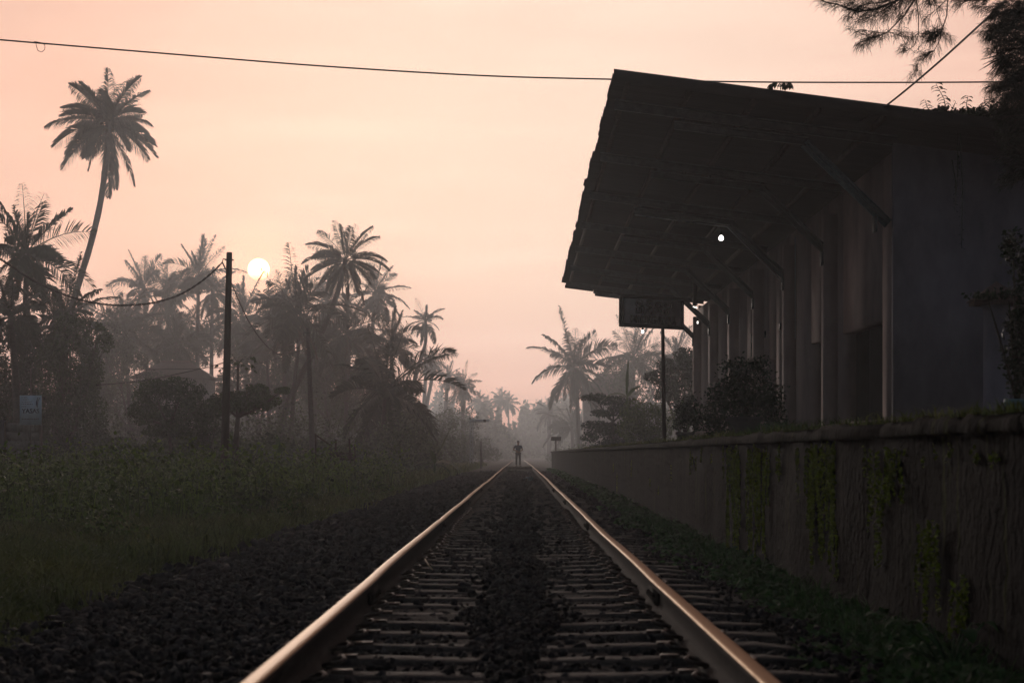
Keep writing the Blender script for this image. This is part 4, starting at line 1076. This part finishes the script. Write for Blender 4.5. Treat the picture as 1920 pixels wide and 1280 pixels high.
# ------------------------------------------------------------------ station name board
def name_board():
    L = P(1163,582,50.0); Rr = P(1281,588,51.35)
    ax = Vector((Rr.x-L.x, Rr.y-L.y, 0)); W = ax.length; ax.normalize(); nrm = Vector((ax.y,-ax.x,0))
    zb, zt = CZ+(HY-612)/F*50, CZ+(HY-551)/F*50; H = zt-zb
    M4 = Matrix(((ax.x,-nrm.x,0,L.x),(ax.y,-nrm.y,0,L.y),(0,0,1,zb),(0,0,0,1)))   # local x along, y backwards, z up
    T = lambda x,y,z: M4 @ Vector((x,y,z))
    base = T(W*.71,.06,0); base.z = PT-.004
    root = empty('station_sign', base, 'dark framed station name board in three scripts on a single post', 'sign')
    def bx(mb, a, b):
        mb.hexa([T(a[0],a[1],a[2]),T(b[0],a[1],a[2]),T(b[0],b[1],a[2]),T(a[0],b[1],a[2]),T(a[0],a[1],b[2]),T(b[0],a[1],b[2]),T(b[0],b[1],b[2]),T(a[0],b[1],b[2])])
    mb = MB(); bx(mb,(.03,0,.03),(W-.03,.03,H-.03)); part('board', mb, M['board'], root)
    mb = MB(); f = .085
    bx(mb,(0,-.03,0),(W,.05,f)); bx(mb,(0,-.03,H-f),(W,.05,H)); bx(mb,(0,-.03,f),(f,.05,H-f)); bx(mb,(W-f,-.03,f),(W,.05,H-f)); part('frame', mb, M['frame'], root)
    top = T(W*.70,.085,H*.9); mb = MB(); b2 = Vector((base.x+.02, base.y, base.z)); mb.tube([b2, top],[.05,.042],10); part('post', mb, M['pole'], root, True)
    # English
    me = text_mesh('MIDIGAMA', .27, .004, .008)
    xs = [v.co.x for v in me.vertices]; sc = W*.74/(max(xs)-min(xs)); me.transform(Matrix.Diagonal((sc,1,1,1)))
    me = stand_text(me, M4 @ Matrix.Translation((W*.52,-.006,.115)), M['black']); part('lettering', me, None, root)
    # Tamil
    me = text_mesh('\u0bae\u0bbf\u0ba4\u0bbf\u0b95\u0bae', .24, .004, .006)
    ok = len(me.vertices) > 80
    if ok:
        xs = [v.co.x for v in me.vertices]; sc = W*.53/(max(xs)-min(xs)); me.transform(Matrix.Diagonal((sc,1,1,1)))
        me = stand_text(me, M4 @ Matrix.Translation((W*.50,-.006,.345)), M['black']); part('lettering', me, None, root)
    # Sinhala, drawn stroke by stroke (unit box per letter)
    def arc(cx,cy,rx,ry,a0,a1,n=14): return [(cx+rx*math.cos(R(a0+(a1-a0)*i/n)), cy+ry*math.sin(R(a0+(a1-a0)*i/n))) for i in range(n+1)]
    ma = [arc(.5,.45,.45,.45,125,415), arc(.42,.55,.17,.17,-60,250)+[(.25,.75)], [(.42,.38),(.62,.42)]]
    ispilla = [arc(.55,.82,.36,.26,10,170)]
    da = [arc(.5,.55,.40,.35,60,300), arc(.52,.35,.22,.16,90,-120), [(.42,.22),(.55,-.05),(.8,-.12)], arc(.62,.68,.2,.14,90,280)]
    ga = [arc(.22,.28,.17,.2,0,360), arc(.5,.42,.45,.42,180,0), [(.95,.42),(.93,.1),(.7,.0),(.45,.05)], arc(.62,.25,.2,.2,150,-60)]
    mb = MB(); x0 = W*.235; z0 = H-.30; lw_ = W*.125; sp = W*.152
    for i, strokes in enumerate((ma+ispilla, da+ispilla, ga, ma)):
        for s in strokes:
            mb.tube([T(x0+i*sp+u*lw_, -.006, z0+v*.175) for u, v in s], .0145, 5)
    part('lettering', mb, M['black'], root)
name_board()

# ------------------------------------------------------------------ pots on the platform
def bush(mb, c, r, n, leaf):
    p = blob_points(c, r, n, rng, .3); out = rng.random(n) < .16; p[out] = np.array(c)+(p[out]-np.array(c))*(1.1+.35*rng.random((out.sum(),1))); V,Fq = leaf_quads(p, np.full(n,leaf), .4, .5); mb.add(V,[Fq])
def potted(label, px, Y, potw, poth, blobs, n, leaf, potm='pot', square=True):
    b = P(px, HY, Y); b.z = PT-.004
    root = empty('potted_plant', b, label, 'potted plant', 'potted plants on the platform')
    mb = MB(); w0, w1 = potw*.38, potw*.5
    if square:
        mb.hexa([(b.x-w0,Y-w0,b.z),(b.x+w0,Y-w0,b.z),(b.x+w0,Y+w0,b.z),(b.x-w0,Y+w0,b.z),(b.x-w1,Y-w1,b.z+poth),(b.x+w1,Y-w1,b.z+poth),(b.x+w1,Y+w1,b.z+poth),(b.x-w1,Y+w1,b.z+poth)])
        for s in (-1,1):
            mb.box((b.x-w1-.02,Y+s*w1-.02,b.z+poth-.05),(b.x+w1+.02,Y+s*w1+.02,b.z+poth+.01)); mb.box((b.x+s*w1-.021,Y-w1+.02,b.z+poth-.051),(b.x+s*w1+.021,Y+w1-.02,b.z+poth+.012))
    else: mb.lathe(b, [(w0,0),(w0*1.15,poth*.5),(w1,poth*.85),(w1*1.08,poth*.86),(w1*1.08,poth),(w1*.9,poth),(w1*.88,poth-.03)], 18)
    part('pot', mb, M[potm], root, not square)
    fo = MB(); st = MB()
    tot = sum(q[2]*q[3] for q in blobs)
    for (x, y, rx, ry) in blobs:
        k = Y/F; c = P(x,y,Y); bush(fo, c, (rx*k, rx*k, ry*k), int(n*rx*ry/tot), leaf)
        st.tube([b+Vector((0,0,poth-.05)), b.lerp(c,.6)+Vector((0,0,poth*.4)), c], [.018,.012,.005], 5)
    part('stems', st, M['bark'], root); part('foliage', fo, M['leaf_dark'], root)
potted('large potted shrub in a square planter before the station doors', 1395, 28.5, .44, .32, [(1400,735,52,48),(1360,755,40,40),(1440,750,36,50),(1330,785,30,32),(1385,700,35,30),(1460,790,22,32),(1345,805,32,18),(1425,690,28,22)], 6500, .055)
potted('smaller potted shrub in a square planter beyond the large one', 1284, 46, .36, .30, [(1282,775,18,24),(1295,765,14,20),(1275,790,14,16),(1300,790,14,18)], 1500, .075)
potted('dark leafy plant in a pale blue round pot near the right edge', 1908, 19.6, .24, .34, [(1915,600,30,40),(1905,690,26,55),(1930,640,40,80),(1900,475,26,45),(1925,520,30,60),(1850,553,42,8),(1890,548,30,12)], 2600, .06, 'potblue', False)
# weeds on the platform top
mb = MB()
for px, Y, n, h in ((1470,24,260,.22),(1455,25,160,.25),(1815,19,260,.16),(1850,20,160,.13),(1500,24,120,.14)):
    c = P(px,HY,Y); V,a,b,_ = blades(np.stack([c.x+rng.normal(size=n)*.14, Y+rng.normal(size=n)*.3, np.full(n,PT-.01)],1), h*(.5+.8*rng.random(n)), np.full(n,.007), .7); mb.add(V,[a,b])
tag(put('platform_weeds', mb.mesh('platform_weeds', M['clover'])), 'thin weeds growing on the platform near its edge', 'weeds', kind='stuff')
# round pillar with a tiled cap at the right
c = P(1868,HY,31); gp = empty('round_pillar', (c.x,31,PT-.004), 'round lilac pillar with a square tiled cap at the right edge', 'pillar')
zc = CZ+(HY-572)/F*31
part('shaft', MB().lathe((c.x,31,PT-.004),[(.23,0),(.23,.15),(.195,.17),(.19,zc-PT-.1),(.22,zc-PT)],24), M['plaster_end'], gp, True)
mb = MB(); mb.box((c.x-.34,30.66,zc),(c.x+.34,31.34,zc+.06)); mb.add([(c.x-.38,30.62,zc+.06),(c.x+.38,30.62,zc+.06),(c.x+.38,31.38,zc+.06),(c.x-.38,31.38,zc+.06),(c.x,31,zc+.36)],[[(0,1,4),(1,2,4),(2,3,4),(3,0,4)],[(3,2,1,0)]])
part('cap', mb, M['tile'], gp)

# plants on the roof
def sprig(mb, st, pts, n, L, W, sc=1.):
    pts = [Vector(p) for p in pts]; st.tube(pts, [.009*sc,.007*sc,.004*sc][:len(pts)] if len(pts) == 3 else .006*sc, 5)
    for k in range(n):
        t = .25+.75*k/max(1,n-1); s = t*(len(pts)-1); i = min(int(s), len(pts)-2); p = pts[i].lerp(pts[i+1], s-i)
        a = (1 if k % 2 else -1); d = Vector((a*random.uniform(.6,1), random.uniform(-.6,.6), random.uniform(-.1,.6)))
        blade_leaf(mb, p, d, L*random.uniform(.7,1.2), W, .7, 4)
rs = empty('roof_seedling', P(1462,181,33.1), 'small leafy seedling sprouting from the station roof edge', 'plant')
mb = MB(); st = MB(); Yr = 33.15
st.tube([P(1462,183,Yr), P(1464,168,Yr), P(1463,158,Yr)], .007, 5)
for x,y in ((1450,157),(1456,155),(1472,155),(1478,158),(1466,154),(1481,154),(1447,160)):
    e = P(x,y,Yr); st.tube([P(1463,163,Yr), e], .004, 4)
    for q in range(4): blade_leaf(mb, e, (random.uniform(-1,1), random.uniform(-.6,.6), random.uniform(-.9,.1)), .14, .065, .8, 4)
for q in range(4): blade_leaf(mb, P(1462+random.uniform(-4,4),177,Yr), (random.uniform(-1,1),-.2,.2), .08,.05,.5,4)
part('stems', st, M['leaf_dark'], rs); part('leaves', mb, M['leaf'], rs)
rc = empty('roof_creeper', P(1800,222,33.2), 'dark creeper with upright shoots spreading over the station roof at the right', 'creeper')
mb = MB(); st = MB()
for pts, n, L in (([(1775,215),(1770,185),(1755,158)],16,.14),([(1745,212),(1738,200),(1735,188)],9,.12),([(1780,215),(1788,200),(1792,190)],5,.06),([(1815,215),(1812,195),(1815,180)],11,.13),([(1835,215),(1845,198),(1860,185)],12,.13),([(1825,215),(1835,205),(1850,195)],9,.12)):
    sprig(mb, st, [P(x,y,33.3) for x,y in pts], n, L, L*.55)
for px, py, rx, ry, n in ((1720,213,45,4,260),(1770,211,35,10,420),(1830,213,40,12,700),(1880,220,45,25,1100),(1905,250,40,40,900)):
    k = 33.2/F; p = blob_points(P(px,py,33.2), (rx*k,.3,ry*k), n, rng, .4); V,Fq = leaf_quads(p, np.full(n,.07), .4, .6); mb.add(V,[Fq])
# hanging strands
for x0,y0,x1,y1,n in ((1795,250,1790,395,18),(1800,250,1803,465,20),(1785,300,1792,380,8)):
    pts = [P(x0,y0,32.9), P((x0+x1)/2+3,(y0+y1)/2,32.9), P(x1,y1,32.9)]; sprig(mb, st, pts, n, .06, .035)
part('stems', st, M['leaf_dark'], rc); part('leaves', mb, M['leaf_dark'], rc)

# ------------------------------------------------------------------ needle tree, top right
def needle_tree():
    Yn = 25.0
    b = P(1995, HY, Yn+.6); b.z = PT-.004
    root = empty('needle_tree', b, 'dark drooping needle tree hanging into the top right corner', 'tree')
    wd = MB(); nd = MB()
    trunk = [b, P(1990,500,Yn+.6), P(1985,200,Yn+.6), P(1975,-60,Yn+.6), P(1965,-220,Yn+.6)]
    wd.tube(trunk, [.16,.14,.12,.09,.05], 10)
    def tufts(pos, dirv, n, L, spread=.8):
        n = int(n); d = np.array(dirv,float); d /= np.linalg.norm(d)
        pp = np.array(pos)+rng.normal(size=(n,3))*.02
        dv = unit(d + rng.normal(size=(n,3))*spread*.55 + np.array([0,0,-.25])); dv2 = unit(dv+np.array([0,0,-.55])+rng.normal(size=(n,3))*.08)
        l = L*(.6+.6*rng.random(n))[:,None]
        m = pp+dv*l*.5; e = m+dv2*l*.5; wv = unit(np.cross(dv, rng.normal(size=(n,3))))*.0024
        V = np.stack([pp-wv,pp+wv,m+wv*.8,m-wv*.8,e],1).reshape(-1,3); b_ = (np.arange(n)*5)[:,None]
        nd.add(V,[b_+np.array([[0,1,2,3]]), b_+np.array([[3,2,4]])])
    def branch(pix, r=.014, dens=1., L=.16, skip=.0, yo=0.):
        pts = [P(x,y,Yn+yo+random.uniform(-.25,.25)) for x,y in pix]
        wd.tube(pts, list(np.linspace(r, r*.3, len(pts))), 5)
        for i in range(len(pts)-1):
            seg = (pts[i+1]-pts[i]).length; m = max(1, int(seg/.05*dens))
            if i/(len(pts)-1) < skip: continue
            for k in range(m):
                p = pts[i].lerp(pts[i+1], (k+random.random())/m)
                d = (pts[i+1]-pts[i]).normalized()+Vector((random.uniform(-.6,.6),random.uniform(-.5,.5),random.uniform(-.7,.5)))
                tw = p+d*random.uniform(.02,.09); wd.tube([p,tw],.0035,4)
                tufts(tw, d, 16, L)
    branch([(1960,-90),(1850,-40),(1750,-25),(1690,-2),(1640,18),(1605,22),(1575,10),(1540,2)], .025, 1.3)
    branch([(1690,-5),(1650,5),(1620,8),(1590,25)], .01, 1.4); branch([(1680,5),(1655,20),(1630,33),(1605,40)], .008, 1.2); branch([(1640,18),(1610,12),(1570,-4)],.006,1.)
    branch([(1660,-10),(1630,0),(1600,-3)], .008, 1.5); branch([(1700,-5),(1672,14),(1650,32)], .008, 1.3)
    branch([(1750,-20),(1715,0),(1697,28),(1665,60),(1650,67),(1632,70),(1612,62)], .012, 1., .15, .5); branch([(1650,67),(1630,74),(1615,78)], .006, 1.3); branch([(1660,62),(1640,60),(1617,55)],.005,1.)
    branch([(1665,60),(1682,66),(1690,60)], .006, 1.6)
    branch([(1715,-20),(1722,30),(1722,65),(1715,85),(1700,97),(1692,85)], .008, .9, .15, .6)
    branch([(1722,62),(1712,70),(1708,60)], .005, 1.)
    branch([(1778,-20),(1775,30),(1767,55),(1762,75),(1752,95),(1730,100),(1720,92)], .009, .8, .15, .5); branch([(1752,95),(1725,108),(1718,130),(1715,136)], .006, 1., .13)
    branch([(1768,55),(1745,62),(1735,64)], .006, 2.2); branch([(1768,56),(1752,70),(1742,76)], .006, 1.8); branch([(1767,60),(1778,64)],.005,1.5)
    branch([(1752,-10),(1758,25),(1768,52)], .006, .25); branch([(1685,10),(1670,30),(1662,52)],.005,.4); branch([(1720,-10),(1700,20),(1690,38)],.005,.6); branch([(1740,-15),(1745,10),(1765,12)],.005,.8)
    branch([(1745,-20),(1710,-5),(1690,30),(1695,35)], .006, .7); branch([(1775,0),(1745,28),(1735,32)],.005,.9); branch([(1760,-12),(1730,6),(1712,20)],.005,.9)
    branch([(1970,-60),(1900,-15),(1850,0),(1800,2),(1790,-4)], .016, 1.5); branch([(1920,-10),(1870,12),(1835,14)], .01, 1.6); branch([(1960,10),(1910,15),(1880,25),(1865,22)], .01, 1.6)
    for k in range(46):
        y = 10+k*4.7; xl = (1866 if y < 45 else 1853+.1*abs(y-60) if y < 95 else 1868 if y < 160 else 1862 if y < 180 else 1872)+random.uniform(-6,28)
        branch([(1975,y-random.uniform(5,40)),(1930,y-random.uniform(0,15)),(xl+25,y-4),(xl,y+random.uniform(-4,8))], .008, 1.5, .16, 0, random.uniform(-.4,.5))
    for k in range(26):
        y = 215+k*5; branch([(1985,y-30),(1940,y-10),(1895+random.uniform(-15,25),y)], .008, 1.0, .16, 0, .3)
    # stiff spikes
    sp = MB()
    for x,y in ((1838,113),(1835,133),(1845,128),(1850,140),(1842,122),(1858,138),(1862,148)):
        sp.tube([P(1890,105,Yn-.4), P((1890+x)/2,(105+y)/2-3,Yn-.4), P(x,y,Yn-.4)], [.006,.008,.002], 4)
    part('wood', wd, M['bark'], root); part('needles', nd, M['needle'], root); part('spiky_leaves', sp, M['needle'], root)
needle_tree()

# ------------------------------------------------------------------ people
def skin_mesh(name, nodes, edges, m, root_i=0, sub=2):
    me = bpy.data.meshes.new(name); me.from_pydata([n[0] for n in nodes], edges, []); me.update()
    ob = bpy.data.objects.new(name, me); COL.objects.link(ob)
    ob.modifiers.new('s','SKIN'); sd = ob.modifiers.new('u','SUBSURF'); sd.levels = sub
    sv = me.skin_vertices[0].data
    for i, n in enumerate(nodes):
        r = n[1]; sv[i].radius = (r, r) if not hasattr(r,'__len__') else r
        sv[i].use_root = (i == root_i)
    out = bpy.data.meshes.new_from_object(ob.evaluated_get(bpy.context.evaluated_depsgraph_get())); bpy.data.objects.remove(ob)
    out.materials.clear(); out.materials.append(m)
    out.polygons.foreach_set('use_smooth', np.ones(len(out.polygons), bool)); return out
def person(label, loc, k, shirt, bent=True, cap=True):
    root = empty('person', loc, label, 'person')
    N, E = [], []
    def nd(p, r, par=None):
        N.append((tuple(k*c for c in p), tuple(k*q for q in r) if hasattr(r,'__len__') else k*r)); i = len(N)-1
        if par is not None: E.append((par, i))
        return i
    pel = nd((0,0,.98),(.15,.11)); ab = nd((0,0,1.12),(.135,.10),pel); ch = nd((0,0,1.30),(.165,.115),ab); nk0 = nd((0,.01,1.45),(.09,.075),ch); nk = nd((0,-.005,1.53),.055,nk0)
    hd = nd((0,-.02,1.60),(.075,.085),nk); h2 = nd((0,-.015,1.67),(.08,.095),hd); h3 = nd((0,-.005,1.735),(.055,.065),h2)
    for s in (-1,1):
        hip = nd((s*.095,0,.90),.09,pel); kn = nd((s*.125,-.02,.50),.058,hip); cf = nd((s*.13,.01,.36),.055,kn); an = nd((s*.14,.01,.09),.036,cf); he = nd((s*.145,.0,.045),.04,an); to = nd((s*.17,-.16,.03),.028,he)
        sh = nd((s*.19,.0,1.41),.062,ch); el = nd((s*.34,.06,1.15),.044,sh)
        if bent: wr = nd((s*.18,-.16,1.08),.03,el); hv = Vector((-s*.6,-.7,0)).normalized()
        else: wr = nd((s*.31,-.04,.9),.03,el); hv = Vector((0,-.2,-1)).normalized()
        w0 = Vector([c/k for c in N[wr][0]]); pm = nd(w0+hv*.055,(.036,.02),wr)
        sd = Vector((0,0,1)) if bent else Vector((0,1,0))
        for q, (o, l) in enumerate(((.028,.068),(.01,.078),(-.01,.072),(-.028,.055))):
            b0 = w0+hv*.085+sd*o; f1 = nd(b0, .010, pm); f2 = nd(b0+hv*l*.55+Vector((-s*.01,0,-.006)), .0088, f1); nd(b0+hv*l+Vector((-s*.03,.01,-.01)), .0075, f2)
        t1 = nd(w0+hv*.03+sd*.034,.011,pm); nd(w0+hv*.065+sd*.06,.009,t1)
    put('body', skin_mesh('body', N, E, M['skin']), root)
    fc = MB()   # nose and ears
    fc.add([(k*a,k*b_,k*c) for a,b_,c in ((-.014,-.105,1.625),(.014,-.105,1.625),(0,-.128,1.628),(0,-.102,1.67))],[[(0,1,2),(1,3,2),(3,0,2),(0,3,1)]])
    for s in (-1,1): fc.lathe((s*.083*k,0,1.645*k),[(.005*k,-.03*k),(.016*k,0),(.006*k,.03*k)],6)
    put('face_features', fc.mesh('face_features', M['skin'], True), root)
    ey = MB()
    for s in (-1,1): ey.lathe((s*.03*k,-.098*k,1.665*k),[(.003*k,-.008*k),(.009*k,0),(.003*k,.008*k)],6)
    ey.box((-.025*k,-.112*k,1.588*k),(.025*k,-.10*k,1.594*k)); put('eyes', ey.mesh('eyes', M['hair']), root)
    hr = MB(); hr.lathe((0,.005*k,1.655*k),[(.088*k,.02*k),(.098*k,.05*k),(.085*k,.09*k),(.05*k,.115*k),(.01*k,.125*k)],14)
    if cap: hr.add([(k*a,k*b_,k*c) for a,b_,c in ((-.08,-.06,1.70),(.08,-.06,1.70),(.06,-.19,1.69),(-.06,-.19,1.69),(-.08,-.06,1.712),(.08,-.06,1.712),(.06,-.19,1.70),(-.06,-.19,1.70))],[[(0,3,2,1),(4,5,6,7),(0,1,5,4),(1,2,6,5),(2,3,7,6),(3,0,4,7)]])
    put('cap' if cap else 'hair', hr.mesh('cap', M['hair'], True), root)
    n2 = [((0,0,.93*k),(.165*k,.125*k)),((0,0,1.12*k),(.152*k,.118*k)),((0,0,1.30*k),(.18*k,.13*k)),((0,.01*k,1.43*k),(.12*k,.095*k))]; e2 = [(0,1),(1,2),(2,3)]
    for s in (-1,1):
        i = len(n2); n2 += [((s*.195*k,0,1.405*k),.076*k),((s*.285*k,.035*k,1.25*k),.066*k)]; e2 += [(2,i),(i,i+1)]
    put('shirt', skin_mesh('shirt', n2, e2, shirt), root)
    n3 = [((0,0,.96*k),(.158*k,.12*k))]; e3 = []
    for s in (-1,1):
        i = len(n3); n3 += [((s*.095*k,0,.88*k),.102*k),((s*.125*k,-.02*k,.5*k),.074*k),((s*.14*k,.01*k,.1*k),.06*k)]; e3 += [(0,i),(i,i+1),(i+1,i+2)]
    put('trousers', skin_mesh('trousers', n3, e3, M['trouser']), root)
    sh = MB()
    for s in (-1,1): sh.hexa([(k*(s*.15+a),k*b_,k*c) for a,b_,c in ((-.045,-.2,0),(.055,-.2,0),(.045,.07,0),(-.045,.07,0),(-.04,-.19,.045),(.05,-.19,.045),(.04,.06,.085),(-.04,.06,.085))])
    put('shoes', sh.mesh('shoes', M['hair']), root)
    root.rotation_euler.z = .28
    return root
person('person in dark blue t-shirt standing between the rails in mist, elbows bent', (P(971.5,HY,131).x, 131.2, -.03), .93, M['shirt'])
q = P(203,HY,104); person('person in a pale blue shirt half hidden in the weeds at the left', (q.x, 104, float(gz(q.x,104))-.1), .98, M['shirt2'], False, False)

# ------------------------------------------------------------------ air
hz = bpy.data.materials.new('haze'); hz.use_nodes = True; nt = hz.node_tree; nt.nodes.remove(nt.nodes['Principled BSDF'])
pv = nt.nodes.new('ShaderNodeVolumePrincipled')
pv.inputs['Color'].default_value = (.84,.90,.96,1); pv.inputs['Density'].default_value = .00105; pv.inputs['Anisotropy'].default_value = .65
nt.links.new(pv.outputs[0], nt.nodes['Material Output'].inputs['Volume'])
o = put('haze', MB().box((-505,-66,-1.6),(505,566,33)).mesh('haze', hz))
tag(o, 'thin pink morning mist filling the air over the line', 'haze', kind='stuff')

# ------------------------------------------------------------------ sky and sun
SAZ, SEL = math.atan2(485-VX, F), math.atan((HY-505)/math.hypot(F, 485-VX))
sd = Vector((math.sin(SAZ)*math.cos(SEL), math.cos(SAZ)*math.cos(SEL), math.sin(SEL)))
W = bpy.data.worlds.new('World'); S.world = W; W.use_nodes = True
nt = W.node_tree; N = nt.nodes; Lk = nt.links; bg = N['Background']
sky = N.new('ShaderNodeTexSky'); sky.sky_type = 'NISHITA'; sky.sun_disc = False; sky.sun_elevation = SEL; sky.sun_rotation = SAZ; sky.dust_density = 4; sky.air_density = 1.5
tc = N.new('ShaderNodeTexCoord')
def math_(op, a, b=None, c=None):
    n = N.new('ShaderNodeMath'); n.operation = op
    for i, v in enumerate((a,b,c)):
        if v is None: continue
        if isinstance(v,(int,float)): n.inputs[i].default_value = v
        else: Lk.new(v, n.inputs[i])
    return n.outputs[0]
def dot(v):
    n = N.new('ShaderNodeVectorMath'); n.operation = 'DOT_PRODUCT'; Lk.new(tc.outputs['Generated'], n.inputs[0]); n.inputs[1].default_value = v; return n.outputs['Value']
def mr(v, a, b, c=0., d=1., kind='SMOOTHSTEP'):
    n = N.new('ShaderNodeMapRange'); n.interpolation_type = kind; Lk.new(v, n.inputs['Value'])
    for k_, q_ in zip(('From Min','From Max','To Min','To Max'), (a,b,c,d)): n.inputs[k_].default_value = q_
    return n.outputs['Result']
def mixc(f, a, b, typ='MIX'):
    n = N.new('ShaderNodeMix'); n.data_type = 'RGBA'; n.blend_type = typ; n.clamp_factor = True
    for i, v in ((0,f),(6,a),(7,b)):
        if isinstance(v, tuple): n.inputs[i].default_value = (*v,1)
        elif isinstance(v,(int,float)): n.inputs[i].default_value = v
        else: Lk.new(v, n.inputs[i])
    return n.outputs[2]
def scalec(c, f):
    n = N.new('ShaderNodeVectorMath'); n.operation = 'SCALE'; 
    if isinstance(c, tuple): n.inputs[0].default_value = c
    else: Lk.new(c, n.inputs[0])
    if isinstance(f,(int,float)): n.inputs['Scale'].default_value = f
    else: Lk.new(f, n.inputs['Scale'])
    return n.outputs['Vector']
def addc(a, b):
    n = N.new('ShaderNodeVectorMath'); n.operation = 'ADD'; Lk.new(a,n.inputs[0]); Lk.new(b,n.inputs[1]); return n.outputs['Vector']
core = Vector((math.sin(R(1.)), math.cos(R(1.)), math.sin(R(10.5)))).normalized()
angc = math_('ARCCOSINE', math_('MINIMUM', dot(core), 1.))
angs = math_('ARCCOSINE', math_('MINIMUM', dot(sd), .9999999))
up = dot((0,0,1))
base = scalec(sky.outputs['Color'], .006)
glow = mr(angc, R(17), R(42), 1., 0.)
warm = mixc(mr(angc, R(2), R(15)), (1.08,.79,.625), (1.03,.595,.455))
peach = mixc(mr(up, .0, .10), (.90,.46,.345), warm)
rim = mr(angc, R(6), R(22), 1.0, .95, 'SMOOTHSTEP')
# thin cloud streaks
mp = N.new('ShaderNodeMapping'); mp.inputs['Scale'].default_value = (2.2,2.2,14); Lk.new(tc.outputs['Generated'], mp.inputs['Vector'])
nz = N.new('ShaderNodeTexNoise'); nz.inputs['Scale'].default_value = 3.5; nz.inputs['Detail'].default_value = 6; nz.inputs['Distortion'].default_value = .4; Lk.new(mp.outputs[0], nz.inputs['Vector'])
cl = mr(nz.outputs['Fac'], .35, .75, .95, 1.06)
front = scalec(scalec(scalec(peach, rim), cl), glow)
amb = mixc(mr(up, -.05, .5), (.050,.051,.056), (.060,.071,.090))
halo = scalec((.28,.13,.04), mr(angs, R(.25), R(1.9), 1., 0.))
disc = scalec(mixc(mr(up, math.sin(SEL-R(.3)), math.sin(SEL+R(.12))), (2.2,.55,.12), (8.,6.4,2.6)), mr(angs, R(.285), R(.305), 1., 0., 'LINEAR'))
tot = addc(addc(addc(addc(base, amb), front), halo), disc)
Lk.new(tot, bg.inputs['Color']); bg.inputs['Strength'].default_value = 1.0

sl = bpy.data.lights.new('sun', 'SUN'); sl.energy = 1.2; sl.angle = R(8); sl.color = (1.,.86,.76)
so = bpy.data.objects.new('sun', sl); COL.objects.link(so)
so.rotation_euler = (-sd).to_track_quat('-Z','Y').to_euler(); so.location = (-20,100,40)

# ------------------------------------------------------------------ camera
cam = bpy.data.cameras.new('camera'); cam.lens = 72; cam.sensor_width = 36
cam.shift_x = -(VX-960)/1920; cam.shift_y = (HY-640)/1920
cam.clip_start = .1; cam.clip_end = 4000
cam.dof.use_dof = True; cam.dof.focus_distance = 95; cam.dof.aperture_fstop = 6.3
co = bpy.data.objects.new('camera', cam); COL.objects.link(co); co.location = (0,0,CZ); co.rotation_euler = (PI/2,0,0)
S.camera = co
S.view_settings.view_transform = 'Standard'; S.view_settings.look = 'None'; S.view_settings.exposure = -.2; S.view_settings.gamma = 1
cy = S.cycles; cy.max_bounces = 4; cy.adaptive_threshold = .03; cy.diffuse_bounces = 2; cy.glossy_bounces = 3; cy.transmission_bounces = 2; cy.volume_bounces = 0; cy.transparent_max_bounces = 8
cy.use_denoising = True; cy.caustics_reflective = False; cy.caustics_refractive = False; cy.sample_clamp_indirect = 4
